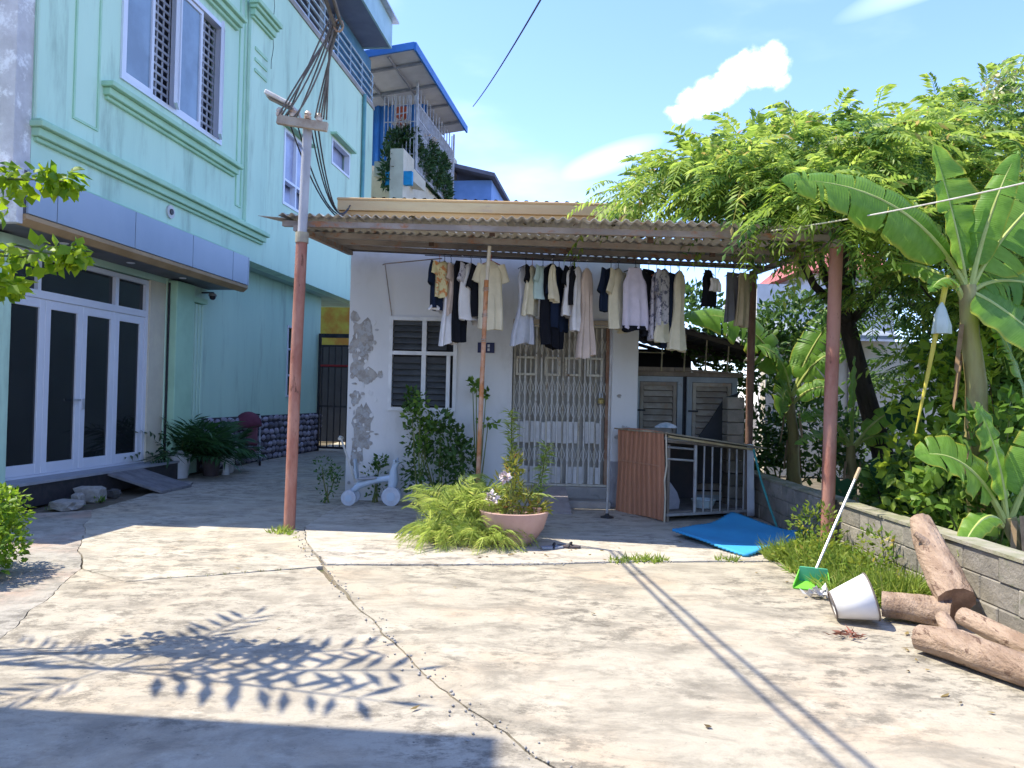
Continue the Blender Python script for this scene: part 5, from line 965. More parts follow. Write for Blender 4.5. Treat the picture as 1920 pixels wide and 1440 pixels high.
def banana_leaf(par, b0, b1, b2, wid, nrm=(0,0,1), droop=.35, pet=.16, tears=8, m_=None, seg=30):
    b0, b1, b2 = map(Vector, (b0, b1, b2)); nrm = Vector(nrm).normalized()
    def bz(t): return b0*(1-t)**2 + b1*2*t*(1-t) + b2*t*t
    def tg(t): return ((b1-b0)*(1-t) + (b2-b1)*t).normalized()
    cuts = sorted(random.sample(range(4, seg-1), min(20, tears*2))) if tears else []
    vs, fs, uvs = [], [], []
    for s in (-1, 1):
        off_ = random.uniform(-.05,.05); i0 = 0; strips = []; prev = 0
        cc = sorted(set(c + random.choice((0,1)) for c in cuts if random.random() < .75))
        for c in cc+[seg]:
            if c > prev: strips.append((prev, c)); prev = c
        for (p0, p1) in strips:
            dr = droop + random.uniform(-.14,.14); base = len(vs)
            for i in range(p0, p1+1):
                q = i/seg; t = pet + (1-pet)*q; c = bz(t); d = tg(t); side = d.cross(nrm).normalized(); up = side.cross(d)
                w_ = wid*.5*min(1, (math.sin(math.pi*min(1, q*1.02+.0)**.75)**.5 if 0 < q < 1 else 0)*1.02 + (.05 if q < 1 else 0))
                sh_ = (.045*wid*random.uniform(.3,1.2) if (i == p0 and p0 > 0) or (i == p1 and p1 < seg) else 0)
                for k in range(4):
                    u = k/3; vs.append(tuple(c + side*s*w_*u*math.cos(dr*u) + up*(w_*.22*u - w_*math.sin(dr)*1.1*u*u + .012*math.sin(i*1.1+s)*u) - d*w_*.12*u + d*(sh_ if i == p0 else -sh_)*u)); uvs.append((q, s*u))
            for i in range(p1-p0):
                for k in range(3): a = base+i*4+k; fs.append((a, a+1, a+5, a+4))
    me = bpy.data.meshes.new('leaf'); me.from_pydata(vs, [], fs); me.materials.append(m_ or ban); ul = me.uv_layers.new(name='UVMap')
    for l in me.loops: ul.data[l.index].uv = uvs[l.vertex_index]
    me.polygons.foreach_set('use_smooth', [True]*len(me.polygons)); o = link('leaf', me, par)
    n = 14; MB().tube([bz(i/n)-nrm*.006 for i in range(n+1)], [.022*(1-i/n)+.004 for i in range(n+1)], 7).build('midrib', banrib, o, smooth=True)
    return o
def banana(label, base, crown, r0, r1, leaves, name='banana_plant', pull=1):
    t_ = thing(name, label, 'banana plant', base); B0 = Vector(base); C = Vector(crown)-B0
    MB().tube([V(0,0,-.05)+(C+V(0,0,.05))*k/6+V(.02*math.sin(k*2),0,0) for k in range(7)], [r0+(r1-r0)*k/6 for k in range(7)], 14).build('stem', banstem, t_, smooth=True)
    mb = MB()
    for k in range(7): a = random.uniform(0,6.28); z = random.uniform(.25,.9); q = C*z; mb.add([tuple(q+V(math.cos(a)*r0*.95,math.sin(a)*r0*.95,.1)), tuple(q+V(math.cos(a+.5)*r0*1.02,math.sin(a+.5)*r0*1.02,.1)), tuple(q+V(math.cos(a+.4)*r0*1.5,math.sin(a+.4)*r0*1.5,-.32)), tuple(q+V(math.cos(a+.1)*r0*1.4,math.sin(a+.1)*r0*1.4,-.28))], [(0,1,2,3)])
    mb.build('dry_sheath', mat('dry_sheath', (.32,.22,.12), (.20,.13,.07), 6, .9), t_)['kind'] = 'stuff'
    for l in ([tuple([Vector((q[0]*pull, q[1]*pull, 1.45+(q[2]-1.45)*pull)) for q in l[:3]]) + tuple(l[3:]) for l in leaves] if pull != 1 else leaves):
        kw = l[4] if len(l) > 4 else {}
        banana_leaf(t_, Vector(l[0])-B0, Vector(l[1])-B0, Vector(l[2])-B0, l[3], **kw)
    return t_
Y = 6.9
banana('tall banana plant with broad torn leaves rising over the block wall', (4.02,6.5,0), (3.845,6.5,2.487), .115, .065, pull=6.5/Y, leaves=[
    ((4.08,Y,2.50), (3.50,Y-.1,3.50), (2.32,Y-.15,3.42), .62, dict(nrm=(.05,-.88,.45), droop=.55, tears=3)),
    ((4.07,Y,2.50), (3.98,Y,3.1), (3.72,Y-.05,3.80), .46, dict(nrm=(.35,-.93,.1), droop=-.1, tears=2)),
    ((4.05,Y,2.50), (4.25,Y-.15,2.45), (5.0,Y-.35,1.60), .62, dict(nrm=(.35,-.85,.4), droop=.25, tears=3)),
    ((4.10,Y,2.50), (4.35,Y,3.1), (5.2,Y+.1,3.75), .66, dict(nrm=(-.2,-.9,.3), droop=.3, tears=4)),
    ((4.10,Y,2.48), (4.45,Y+.1,2.8), (5.4,Y+.1,2.35), .6, dict(nrm=(0,-.8,.6), droop=.4, tears=4)),
    ((4.06,Y+.05,2.5), (3.8,Y+.4,2.95), (3.45,Y+.5,2.75), .34, dict(nrm=(0,-.5,.85), droop=.5, tears=2)),
    ((4.12,Y+.05,2.45), (4.3,Y+.6,2.9), (4.9,Y+1.4,2.6), .42, dict(nrm=(0,0,1))),
    ((4.10,Y-.03,2.40), (4.35,Y-.1,2.25), (4.55,Y-.2,1.35), .30, dict(nrm=(.7,-.7,.2), tears=6)),
    ((4.08,Y-.03,2.50), (4.2,Y-.05,3.2), (4.45,Y-.1,3.75), .28, dict(nrm=(-.5,-.85,.1), tears=3)),
    ((4.04,Y,2.42), (3.85,Y-.1,2.75), (3.62,Y-.2,2.45), .22, dict(nrm=(0,-.6,.8), tears=4))])
banana('low banana sucker with upturned leaves just behind the block wall', (4.05,5.95,0), (3.88,5.97,.61), .085, .05, pull=.94, leaves=[
    ((4.08,6.35,.52), (3.75,6.3,1.18), (3.25,6.2,1.05), .46, dict(nrm=(0,-.8,.7), droop=.2, tears=3)),
    ((4.10,6.35,.52), (4.05,6.35,1.1), (3.80,6.3,1.50), .36, dict(nrm=(.6,-.8,.2), tears=2)),
    ((4.12,6.35,.52), (4.35,6.3,1.2), (4.6,6.2,1.6), .42, dict(nrm=(-.4,-.9,.3), tears=2)),
    ((4.14,6.35,.5), (4.5,6.2,.8), (4.9,6.1,.5), .3, dict(nrm=(0,-.6,.8))),
    ((4.02,6.30,.5), (3.7,6.0,.75), (3.35,5.75,.35), .2, dict(nrm=(0,-.4,.9), tears=1))])
banana('banana plant growing behind the canopy back post', (4.05,10.9,0), (3.95,10.9,1.55), .11, .06, [
    ((3.95,10.9,1.5), (3.5,10.8,2.9), (2.35,10.75,2.62), .75, dict(nrm=(.1,-.75,.65), droop=.45, tears=7)),
    ((3.95,10.9,1.5), (3.85,10.8,2.35), (3.2,10.7,2.25), .55, dict(nrm=(.2,-.6,.8), tears=6)),
    ((3.95,10.9,1.5), (4.2,10.8,2.5), (4.75,10.7,2.95), .55, dict(nrm=(-.4,-.8,.4), tears=6)),
    ((3.95,10.9,1.5), (4.3,10.7,2.45), (4.75,10.5,2.05), .55, dict(nrm=(0,-.7,.7), tears=7)),
    ((3.95,10.9,1.45), (3.75,10.6,1.9), (3.65,10.4,1.25), .42, dict(nrm=(.5,-.8,.3), tears=5)),
    ((3.95,10.9,1.4), (4.15,10.6,1.85), (4.5,10.4,1.6), .30, dict(nrm=(0,-.8,.5), tears=3))])
banana('second banana plant with split leaves between the posts', (4.25,9.6,0), (4.25,9.6,.95), .10, .05, [
    ((4.25,9.6,.9), (4.22,9.5,1.6), (4.18,9.4,2.05), .28, dict(nrm=(.8,-.6,.1), tears=2)),
    ((4.25,9.6,.9), (3.9,9.4,1.5), (3.45,9.2,1.25), .34, dict(nrm=(0,-.6,.8), tears=5)),
    ((4.25,9.6,.9), (3.95,9.5,1.25), (3.5,9.5,.95), .36, dict(nrm=(0,-.3,.95), tears=5)),
    ((4.25,9.6,.9), (4.6,9.4,1.6), (5.2,9.2,1.5), .36, dict(nrm=(0,-.5,.85), tears=5)),
    ((4.25,9.6,.9), (4.6,9.5,1.3), (5.0,9.5,.8), .34, dict(nrm=(0,-.5,.85), tears=4))])
# dead yellow stalk with a plastic bag
yp = tag(MB().tube([(3.62,6.42,2.55), (3.55,6.40,2.22), (3.44,6.38,1.69), (3.34,6.36,1.23)], [.024,.022,.016,.007], 8).build('dry_leaf_stalk', mat('yellow_stalk', (.52,.44,.06), (.45,.36,.05), 6, .6), smooth=True), 'yellow dead leaf stalk hanging down from the tall banana plant', 'stalk')
rag('plastic_bag', (3.555,6.38,2.06), .07, .26, mat('bag_pale', (.48,.54,.46), (.40,.46,.38), 6, .4), 'pale plastic bag tied round the yellow stalk', 'bag', 8)
# big pinnate tree whose crown overhangs the canopy
bt = thing('feather_leaf_tree', 'spreading tree with long feather leaves overhanging the canopy roof', 'tree', (4.85, 9.7, 0))
tm = MB(); tm.tube([(0,0,-.05),(-.12,0,.7),(-.42,.02,1.7),(-.62,.05,2.5)], [.15,.13,.115,.10], 12)
cl_pts = [((4.55,8.0,2.95),(.55,.4,.4)), ((5.1,7.9,2.55),(.5,.4,.4)), ((4.75,7.75,2.05),(.45,.35,.4)), ((5.5,8.1,3.1),(.6,.4,.45)), ((4.3,9.0,2.7),(.5,.4,.35)), ((2.6,7.9,3.55),(.5,.4,.28)), ((3.6,8.0,3.75),(.6,.45,.4)), ((4.4,8.1,3.7),(.6,.5,.45)), ((5.2,8.3,3.7),(.7,.5,.5)), ((4.0,8.9,3.4),(.8,.6,.45)), ((5.0,9.3,3.5),(.8,.6,.5)), ((3.2,8.8,3.5),(.7,.6,.4)), ((6.2,8.9,3.6),(.8,.6,.5)), ((3.35,7.25,3.15),(.35,.2,.25)), ((2.75,7.2,3.3),(.35,.2,.2)), ((5.75,9.1,5.9),(.5,.45,.3)), ((4.2,9.2,5.3),(.4,.4,.25)), ((2.9,9.0,5.0),(.4,.4,.25)), ((2.2,8.4,3.72),(.6,.5,.30)), ((2.8,8.0,3.85),(.6,.5,.35)), ((1.6,8.9,3.78),(.45,.45,.22)), ((3.3,8.3,4.2),(.6,.6,.4)), ((2.4,8.8,4.25),(.6,.6,.35)), ((3.0,7.45,3.35),(.42,.25,.28)), ((3.45,7.5,3.2),(.35,.3,.35)), ((3.9,7.9,3.6),(.5,.4,.4)), ((2.1,8.6,4.05),(.60,.55,.32)), ((1.75,9.4,4.0),(.5,.5,.25)), ((2.75,8.4,4.30),(.65,.6,.42)), ((3.4,8.7,4.75),(.75,.7,.42)), ((2.75,9.6,4.75),(.7,.7,.42)), ((3.5,9.9,5.25),(.85,.8,.42)), ((4.3,9.2,5.2),(.85,.8,.45)), ((4.9,10.2,5.45),(.9,.9,.5)), ((3.4,7.9,3.95),(.55,.45,.42)), ((4.1,8.2,4.35),(.7,.6,.5)), ((5.3,9.0,5.1),(.9,.8,.55)), ((5.9,9.8,5.75),(.75,.8,.50)), ((6.5,10.2,5.35),(.9,.9,.5)), ((5.0,8.6,4.2),(.8,.6,.5)), ((2.9,9.2,3.85),(.7,.7,.35)), ((5.7,8.8,4.2),(.8,.7,.6)), ((6.7,9.3,4.7),(.8,.8,.6)), ((2.25,7.9,3.72),(.40,.32,.26)), ((3.05,7.5,3.50),(.40,.28,.30)), ((4.3,9.9,4.3),(.9,.9,.5)), ((5.3,10.6,3.9),(1.0,.8,.6))]
cl_pts = [((c[0], c[1], (c[2] if c[2] < 3.9 else 3.9+(c[2]-3.9)*.5) + (-.12 if 2.4 < c[0] < 4.6 and c[2] > 4.2 else 0) + (.22 if c[0] > 5.2 and c[2] > 4.6 else 0)), (r_[0], r_[1], min(r_[2], .42))) for c, r_ in cl_pts]
limbs = [V(2.6,8.5,3.75), V(3.6,8.6,4.1), V(4.4,9.8,4.3), V(5.6,9.2,4.2), V(3.4,9.6,4.2)]
branch_tree((-.62,.05,2.45), [((q.x-4.85, q.y-9.7, q.z), .022) for q in limbs], .06, tm, .08)
for c, r_ in cl_pts:
    q = min(limbs, key=lambda a: (a-Vector(c)).length); k = .75; st_ = V(4.23,9.75,2.45).lerp(q, k)
    branch_tree((st_.x-4.85, st_.y-9.7, st_.z), [((c[0]-4.85, c[1]-9.7, c[2]), .006)], .016, tm, .08); tm.build('trunk', bark, bt, smooth=True)
base, dd, LL = [], [], []
for c, r_ in cl_pts:
    n = int(72*(r_[0]*r_[1]*r_[2]/.2)**(2/3)) + 20; d = rdir(n, -.35, 1.); p = np.array(c)-np.array([4.85,9.7,0]) + d*np.array(r_)*rng.uniform(.35,1.12,n)[:,None]
    base.append(p); dd.append(unit(d*np.array([1,1,.5]) + rng.normal(0,.35,(n,3)) + np.array([-.10,-.22,.05]))); LL.append(rng.uniform(.28,.78,n))
base, dd, LL = np.concatenate(base), np.concatenate(dd), np.concatenate(LL)
sel = rng.uniform(0, 1, len(base)) < .26
v, f = pinnate(base[~sel], dd[~sel], LL[~sel], 11, .30, .22, .5, .3); npmesh('crown', v, f, leaf_tree, bt)
v, f = pinnate(base[sel]-np.array([0,0,.08]), dd[sel], LL[sel]*.9, 9, .33, .24, .6, .4); npmesh('crown', v, f, leafmat('older_leaf', (.045,.12,.03), (.14,.25,.05), .45), bt)
# long feather leaves hanging over the canopy front
hb = np.array([[2.7,7.15,3.25],[2.9,7.1,3.2],[3.1,7.1,3.2],[3.3,7.15,3.1],[3.0,7.05,3.35],[2.55,7.2,3.3],[3.45,7.1,3.25],[3.2,7.0,3.45],[2.28,7.45,3.35],[2.12,7.5,3.45],[2.85,7.25,3.45],[2.95,7.2,3.6],[2.6,7.4,3.55],[3.2,7.2,3.55],[3.3,7.3,3.3],[1.9,8.0,3.7],[1.5,8.5,3.8],[1.3,8.9,3.85]])-np.array([4.85,9.7,0]); hd_ = np.array([[-.5,-.5,-.1],[.1,-.6,-.2],[.5,-.5,-.1],[-.3,-.5,-.5],[-.7,-.4,.1],[-.4,-.5,-.3],[.6,-.5,.0],[.2,-.6,.1],[-.2,-.5,-.35],[.3,-.5,-.5],[-.6,-.5,-.2],[.5,-.6,-.2],[-.4,-.6,.1],[-.2,-.6,-.5],[.3,-.5,-.4],[-.7,-.4,.0],[-.9,-.2,.05],[-.9,0,.1]])
v, f = pinnate(hb, hd_, np.array([.5,.55,.5,.45,.55,.4,.5,.5,.55,.5,.6,.62,.6,.6,.5,.55,.5,.45]), 11, .26, .25, .7, .15); npmesh('hanging_leaves', v, f, leafmat('fresh_leaf', (.14,.24,.02), (.26,.36,.05), .5), bt)
# pale flower heads
fp = []
for c in ((5.75,9.0,5.25), (5.65,9.0,5.1), (6.35,9.3,4.95)): fp.append(rhombs(np.array(c)-np.array([4.85,9.7,0])+rng.normal(0,.11,(130,3)), rdir(130), rdir(130), .07, .05, .2))
npmesh('flower_heads', *joinvf(fp), mat('cream_flower', (.62,.58,.34), (.52,.50,.26), 6, .8), bt)['kind'] = 'stuff'
# further trunks and garden shrubs behind
tk = thing('garden_tree', 'dark leafy tree standing behind the banana garden', 'tree', (6.6,11.6,0)); mb = MB(); mb.tube([(0,0,-.05),(.05,0,1.5),(-.05,0,3.2)], [.13,.11,.07], 10); gcl = [((0,0,3.4),(1.1,.9,.7)), ((-1.0,-.2,2.9),(.7,.7,.5)), ((.9,-.2,2.8),(.9,.8,.7)), ((.1,-.5,2.2),(1.0,.6,.5)), ((1.5,-.3,3.6),(.9,.8,.7)), ((-.8,-.3,1.9),(.5,.5,.4))]
branch_tree((-.05,0,3.0), [(c, .015) for c, r_ in gcl], .05, mb); mb.build('trunk', bark, tk, smooth=True)
b_, d_, l_ = [], [], []
for c, r_ in gcl: n = int(150*(r_[0]*r_[1]*r_[2]/.3)**(2/3)); d = rdir(n,-.4,1); b_.append(np.array(c)+d*np.array(r_)*rng.uniform(.4,1,n)[:,None]); d_.append(unit(d+rng.normal(0,.4,(n,3)))); l_.append(rng.uniform(.3,.5,n))
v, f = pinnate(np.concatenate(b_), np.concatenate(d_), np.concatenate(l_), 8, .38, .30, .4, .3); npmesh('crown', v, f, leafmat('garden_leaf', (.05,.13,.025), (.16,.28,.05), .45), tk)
shrub('garden_shrub', 'tall leafy shrub with drooping pointed leaves behind the low banana sucker', 5.15, 8.0, [((0,0,1.1),(.7,.5,.6)), ((-.35,-.2,1.7),(.5,.4,.4)), ((.5,0,1.8),(.6,.5,.5)), ((-.5,-.3,.6),(.5,.4,.4)), ((.2,0,2.4),(.6,.5,.35))], 85, .17, .075, leaf_mid, 6, bend=.3)
shrub('garden_shrub', 'broad leaved climber mass along the garden side of the wall', 4.0, 7.7, [((-.1,0,.5),(.4,.4,.4)), ((.3,-.5,.65),(.4,.4,.35)), ((.1,-.9,.35),(.3,.4,.3)), ((.5,-.2,1.2),(.3,.3,.3))], 85, .14, .085, leaf_mid, 5, bend=.25)
shrub('garden_shrub', 'yellow green leafy shrub high behind the tall banana plant', 6.3, 8.7, [((0,0,3.2),(.7,.5,.35)), ((.5,0,2.6),(.6,.5,.5)), ((-.4,0,2.7),(.5,.4,.4)), ((.2,0,1.7),(.8,.5,.7)), ((.3,-.2,.8),(.9,.5,.6))], 80, .15, .075, leafmat('yellow_shrub', (.11,.20,.02), (.25,.33,.03), .5), 6, bend=.25)
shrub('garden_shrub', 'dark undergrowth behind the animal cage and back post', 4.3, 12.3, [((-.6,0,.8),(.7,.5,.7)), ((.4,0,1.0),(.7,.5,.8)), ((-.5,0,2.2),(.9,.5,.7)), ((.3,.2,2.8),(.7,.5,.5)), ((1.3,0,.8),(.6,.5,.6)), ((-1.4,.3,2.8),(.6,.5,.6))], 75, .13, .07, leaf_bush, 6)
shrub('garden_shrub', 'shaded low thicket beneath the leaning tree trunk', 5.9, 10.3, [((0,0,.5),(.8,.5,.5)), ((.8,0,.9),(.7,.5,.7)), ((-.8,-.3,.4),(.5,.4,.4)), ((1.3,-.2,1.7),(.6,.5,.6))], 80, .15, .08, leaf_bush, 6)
shrub('garden_shrub', 'sunlit yellow green shrub leaning over the block wall by the yellow stalk', 3.85, 7.05, [((0,.2,1.45),(.30,.3,.35)), ((-.15,.1,.95),(.28,.28,.3)), ((.45,.35,1.9),(.35,.3,.35)), ((-.2,-.05,.55),(.22,.3,.2)), ((.55,.1,1.2),(.3,.3,.35)), ((.9,0,.7),(.3,.3,.3))], 42, .13, .075, leafmat('sunlit_leaf', (.13,.24,.02), (.30,.40,.04), .5), 6, bend=.3)
shrub('climbing_vine', 'round leaved vine climbing the tall banana stem', 3.98, 6.36, [((-.05,-.05,.9),(.12,.1,.35)), ((.1,-.05,1.35),(.12,.1,.25)), ((-.28,-.1,1.3),(.14,.1,.12)), ((.05,-.08,.5),(.25,.15,.25)), ((-.45,.0,.75),(.25,.15,.2))], 60, .13, .10, leaf_mid, 5, bend=.2)
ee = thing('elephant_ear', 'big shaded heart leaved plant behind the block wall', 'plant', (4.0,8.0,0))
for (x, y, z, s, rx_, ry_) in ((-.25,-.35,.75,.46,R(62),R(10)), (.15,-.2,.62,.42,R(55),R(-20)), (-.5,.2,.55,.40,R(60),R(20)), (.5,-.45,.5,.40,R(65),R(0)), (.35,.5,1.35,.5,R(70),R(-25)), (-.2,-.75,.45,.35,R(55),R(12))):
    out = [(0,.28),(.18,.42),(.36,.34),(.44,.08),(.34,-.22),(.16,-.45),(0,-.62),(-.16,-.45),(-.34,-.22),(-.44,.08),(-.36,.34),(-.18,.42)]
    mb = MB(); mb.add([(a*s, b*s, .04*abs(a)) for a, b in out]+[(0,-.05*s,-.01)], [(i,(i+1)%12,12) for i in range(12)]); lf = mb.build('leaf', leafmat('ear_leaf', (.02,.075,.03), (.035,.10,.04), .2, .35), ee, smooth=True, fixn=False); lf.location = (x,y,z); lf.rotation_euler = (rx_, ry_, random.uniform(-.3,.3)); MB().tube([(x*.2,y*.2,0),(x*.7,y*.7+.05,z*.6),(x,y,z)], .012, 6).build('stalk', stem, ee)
# ================================================================== HOUSES BEYOND
ch = thing('cream_house', 'pale cream walled house glimpsed between the garden trunks', 'house', (0, 15.5, 0))
MB().box(5.1, 11, 0, .3, 0, 2.75).build('wall', mat('cream_plaster', (.60,.55,.44), (.52,.46,.36), 1.5, .9, .3, c3=(.40,.36,.30), s3=3, t3=(.6,.8)), ch); MB().hexa([(5.3,-.5,2.75),(7.6,-.5,2.75),(7.6,2,3.25),(5.3,2,3.25),(5.3,-.5,2.82),(7.6,-.5,2.82),(7.6,2,3.32),(5.3,2,3.32)]).build('roof', mat('grey_sheet', (.28,.31,.33), (.2,.22,.24), 3, .7), ch)
MB().box(5.6, 8.2, 2.2, 5, 2.5, 4.2).build('upper_wall', mat('white_plaster', (.66,.64,.62), None, 2, .9), ch)
for x in (6.3,6.75): MB().box(x, x+.22, -.06, -.002, .0, 2.72).build('pier', mat('pier_grey', (.34,.30,.26), None, 3, .9), ch)
rh = thing('red_roofed_house', 'white house with red tiled roof seen past the red post', 'house', (0, 22, 0)); MB().box(8.3, 10.9, 0, 4, 0, 5.2).build('wall', MATS['white_plaster'], rh)
rtm = mat('red_tile', (.42,.14,.12), (.34,.10,.09), 4, .8); MB().hexa([(8.0,-.5,5.2),(11.2,-.5,5.2),(11.2,4.4,5.2),(8.0,4.4,5.2),(9.2,1.4,6.4),(10.0,1.4,6.4),(10.0,2.5,6.4),(9.2,2.5,6.4)]).build('roof', rtm, rh)
for k in range(8): MB().box(9.0+k*.2, 9.05+k*.2, -.04, -.002, 4.0, 5.1).build('balcony_bar', mat('pale_bar2', (.5,.52,.58), None, 3), rh)
# blue roofed house behind the teal building
bh = thing('blue_roofed_house', 'tall cream house with blue sheet roof and caged plant balcony', 'house', (-3.3, 22.8, 0), R(-9))
bsheet = mat('blue_sheet', (.03,.17,.50), (.025,.14,.42), 2, .5); crm = mat('cream_wall2', (.60,.56,.44), (.50,.46,.36), 2, .9, .2, c3=(.36,.33,.26), s3=3, t3=(.6,.8))
MB().box(-3.5, -.05, .5, 9, 0, 8.3).build('wall', crm, bh); MB().box(-3.5, -.6, 3.2, 9, 8.303, 11.2).build('upper_wall', crm, bh)
MB().box(-.30, .1, -.6, .48, 0, 8.6).build('corner_pier', crm, bh)
vs, fs = [], []; nx = 66
for j, z in enumerate((8.9, 10.85)):
    for i in range(nx+1): vs.append((-2.6+i/nx*2.7, 1.9+(.03 if (i//3)%2 else -.03), z))
for i in range(nx): fs.append((i,i+1,nx+2+i,nx+1+i))
MB().add(vs, fs).build('blue_wall_sheet', bsheet, bh, fixn=False)
vs, fs = [], []                                                  # lean-to roof, white underside
ro = [(-2.4,-1.5,11.0), (.62,-1.5,11.0), (.62,5.3,11.02), (-2.4,5.3,11.0)]
MB().hexa([(-2.4,-1.4,10.75),(.60,-1.4,11.12),(.60,5.2,11.12),(-2.4,5.2,10.75),(-2.4,-1.4,10.80),(.60,-1.4,11.17),(.60,5.2,11.17),(-2.4,5.2,10.80)]).build('roof', mat('roof_white_under', (.52,.54,.58), (.44,.46,.50), 2, .6), bh)
MB().box(.602, .66, -1.46, 5.26, 11.05, 11.28).build('roof_edge', bsheet, bh); MB().hexa([(-2.4,-1.47,10.72),(.60,-1.47,11.09),(.60,-1.405,11.09),(-2.4,-1.405,10.72),(-2.4,-1.47,10.92),(.60,-1.47,11.29),(.60,-1.405,11.29),(-2.4,-1.405,10.92)]).build('roof_edge', bsheet, bh)
frm = mat('steel_frame', (.20,.22,.26), (.28,.30,.34), 4, .5)
for y in (-.6, 1.0, 2.6, 4.2): MB().bar((-2.3,y,10.70), (.58,y,11.06), .07, .06).build('roof_beam', frm, bh)
for x in (-1.2, -.2): MB().bar((x,-1.3,10.84+(x+1.2)*.12), (x,5.1,10.84+(x+1.2)*.12), .05, .05).build('roof_beam', frm, bh)
cgb = MB()                                                       # balcony cage along the side
for i in range(40): cgb.bar((.12,.6+i*.125,8.3), (.12,.6+i*.125,10.4 if i % 3 else 10.9), .03, .03)
for z in (8.35, 8.75, 9.15, 9.55, 9.95, 10.4): cgb.bar((.12,.6,z), (.12,5.5,z), .028, .028)
for i in range(9): cgb.bar((-.9+i*.12,.55,8.5), (-.9+i*.12,.55,10.6), .025, .025)
for z in (8.8, 9.3, 9.8): cgb.bar((-.9,.55,z), (.12,.55,z), .025, .025)
tag(cgb.build('balcony_cage', mat('cage_white', (.50,.52,.55), (.34,.34,.36), 6, .6), bh), kind='stuff')
for y in (.6, 5.4): MB().bar((.12,y,8.3), (.12,y,11.06), .06, .06).build('post', MATS['cage_white'], bh)
v, f = shrub_leaves([((-.25,.9,8.95),(.5,.3,.55)), ((-.05,1.8,8.8),(.35,.6,.5)), ((0,3.0,8.9),(.3,.7,.6)), ((.05,4.3,8.8),(.25,.7,.5)), ((-.5,.5,9.2),(.3,.2,.3)), ((-.45,-.5,8.1),(.15,.12,.7)), ((-.2,.7,9.4),(.35,.2,.3)), ((.05,2.4,9.4),(.25,.6,.35)), ((.05,3.8,9.5),(.25,.7,.3))], 110, .20, .08, ); npmesh('balcony_plants', v, f, leaf_far, bh)['kind'] = 'stuff'
v, f = shrub_leaves([((-.35,.55,9.75),(.22,.1,.1)), ((.1,2.2,9.75),(.1,.8,.12)), ((.1,4.2,9.7),(.1,.6,.12))], 40, .16, .1); npmesh('bougainvillea', v, f, leafmat('pale_bloom', (.48,.40,.34), (.55,.50,.42), .3), bh)['kind'] = 'stuff'
MB().box(-.75, -.35, 1.0, 1.06, 9.75, 10.45).build('orange_cloth', mat('orange_cloth', (.45,.10,.05), None, 4), bh)
for k in range(5): MB().bar((-.62,.75,9.35+k*.25), (-.20,.75,9.42+k*.25), .035, .03).build('ladder_rung', MATS['cage_white'], bh)
MB().bar((-.64,.75,9.2), (-.64,.75,10.7), .04, .04).bar((-.18,.75,9.2), (-.18,.75,10.7), .04, .04).build('ladder_rail', MATS['cage_white'], bh)
MB().hexa([(-.9,-.25,7.9),(.1,-.25,7.9),(.5,.4,7.6),(-.9,.4,7.9),(-.9,-.25,8.35),(.1,-.25,8.35),(.5,.4,7.9),(-.9,.4,8.35)]).build('balcony_parapet', crm, bh); MB().box(-.45, .35, -.55, -.4, 7.55, 7.95).build('blue_tarp', mat('cyan_tarp', (.02,.28,.55), None, 4), bh)
b2 = thing('blue_gabled_house', 'far house showing only a blue sheet side and dark eaves', 'house', (-1.6, 31, 0), R(-8)); MB().box(-2.5, .6, 0, 6, 0, 10.2).build('wall', mat('blue_wall2', (.16,.30,.62), (.13,.26,.55), 2, .6), b2); MB().hexa([(-2.8,-.5,11.1),(.8,-.5,10.2),(.8,6.5,10.2),(-2.8,6.5,11.1),(-2.8,-.5,11.25),(.8,-.5,10.35),(.8,6.5,10.35),(-2.8,6.5,11.25)]).build('roof', mat('dark_eave', (.12,.13,.17), None, 3), b2)
# neighbouring house to the left of the viewer (its shadow falls across the foreground)
nh = thing('neighbour_house', 'plain pale house beside the lane to the left of the view', 'house', (0,0,0))
MB().box(-10, -4.55, -7, 3.70, 0, 8.20).build('wall', sidew, nh); MB().box(-10, -4.50, -6.8, 3.42, 8.203, 9.3).build('parapet', sidew, nh)
for y in (-4.5, -1.5, 1.5): framexz('window_frame', nh, 0, 1.1, 0, 1.3, .07, -.02, .05, upvc).matrix_local = Matrix.Translation((-4.54, y, 1.1)) @ Matrix.Rotation(R(90), 4, 'Z')

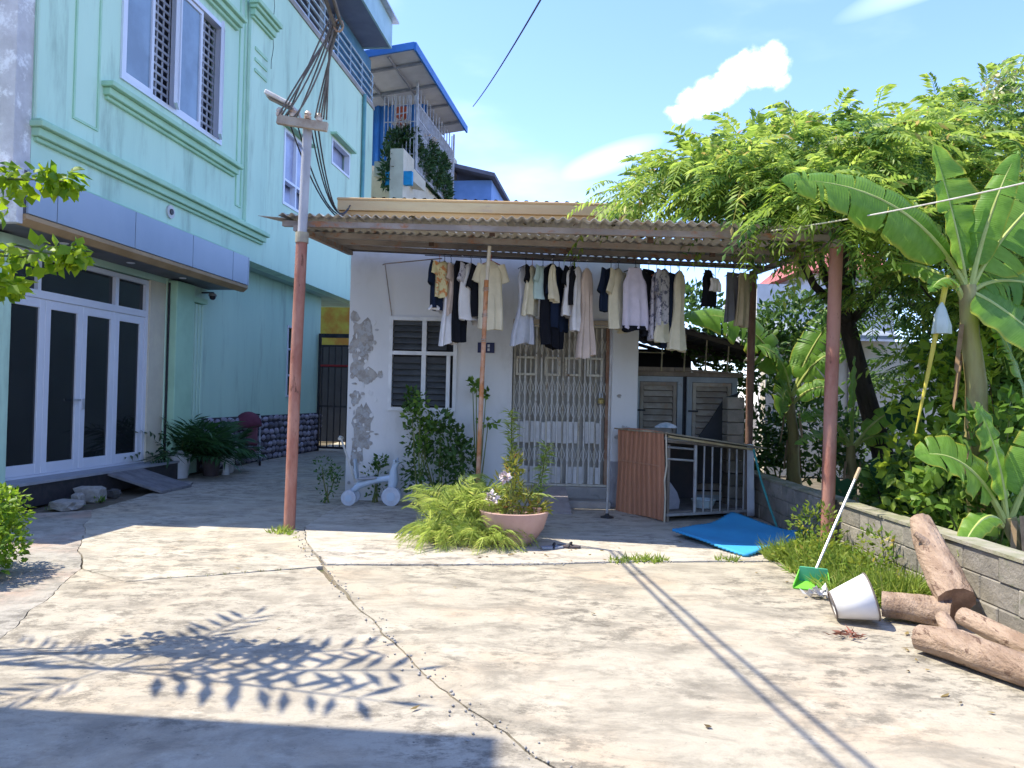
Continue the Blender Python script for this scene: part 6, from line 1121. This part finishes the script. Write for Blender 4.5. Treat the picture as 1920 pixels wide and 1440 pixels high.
# fallen leaves and grit on the concrete
n = 80; px_ = np.concatenate([rng.uniform(-3.2,3.0,22), rng.normal(2.6,.25,38), rng.normal(.2,.5,20)]); py_ = np.concatenate([rng.uniform(2.6,8.0,22), rng.uniform(3.6,7.0,38), rng.normal(7.2,.25,20)]); px_ = np.clip(px_, -4, 3.05)
v, f = rhombs(np.c_[px_, py_, np.full(n,.012)], np.c_[rng.normal(0,1,(n,2)), rng.normal(0,.08,n)], np.tile([0,0,1.],(n,1))+rng.normal(0,.25,(n,3)), rng.uniform(.025,.075,n), rng.uniform(.012,.035,n), -.1)
tag(npmesh('fallen_leaves', v, f, leafmat('dead_leaf', (.10,.07,.03), (.30,.22,.08), .2, .8)), 'scattered dry fallen leaves on the concrete yard', 'leaves', kind='stuff')
n = 420; q = rng.uniform(0,1,n); jl = np.array([np.interp(q, np.linspace(0,1,len(DG)), [p[k] for p in DG]) for k in (0,1)]).T + rng.normal(0,.05,(n,2)); half = n//2; jl[:half] = np.c_[rng.uniform(-1.5,3.0,half), np.interp(rng.uniform(0,1,half),[0,1],[0,0])]; jl[:half,1] = np.interp(jl[:half,0], [-1.55,-.6,.3,1.2,2.1,3.1], [6.53,6.61,6.74,6.94,7.05,7.1]) + rng.normal(0,.03,half)
sz = rng.uniform(.004,.011,n)[:,None]; c = np.c_[jl, np.full(n,.004)]; o6 = np.array([[1,0,0],[-1,0,0],[0,1,0],[0,-1,0],[0,0,1],[0,0,-1]]); v = (c[:,None,:] + o6[None]*sz[:,None,:]*rng.uniform(.6,1.3,(n,6,1))).reshape(-1,3); f = np.array([[0,2,4],[2,1,4],[1,3,4],[3,0,4],[2,0,5],[1,2,5],[3,1,5],[0,3,5]]); f = (np.arange(n)[:,None,None]*6 + f[None]).reshape(-1,3)
tag(npmesh('grit', v, f, conc), 'loose grit along the slab joints', 'grit', kind='stuff')
# groups of repeats
GR = {'log': 'logs dumped by the block wall', 'clothes_hanger': 'hangers on the clothes line', 'banana_plant': 'banana plants behind the low wall', 'garden_shrub': 'shrubs of the garden', 'feathery_plant': 'feathery plants round the bowl', 'tall_weed': 'thin weeds before the gate', 'sandal': 'sandals by the bowl', 'concrete_lump': 'rubble below the glass doors', 'potted_palm': 'potted palms by the pilaster', 'cable_bundle': 'cable bundles on the crossarm', 'paper_scrap': 'white scraps by the lampshade', 'leafy_shrub': 'shrubs under the louvre window', 'small_shrub': 'small plants at the house foot'}
for nm in ('shirt', 'dress', 'slip_dress', 'trousers', 'tank_top', 'cloth', 'long_dress'): GR[nm] = 'laundry hanging on the clothes line'
for o in COL.objects:
    if o.parent is None and 'label' in o.keys() and o.name.split('.')[0] in GR: o['group'] = GR[o.name.split('.')[0]]
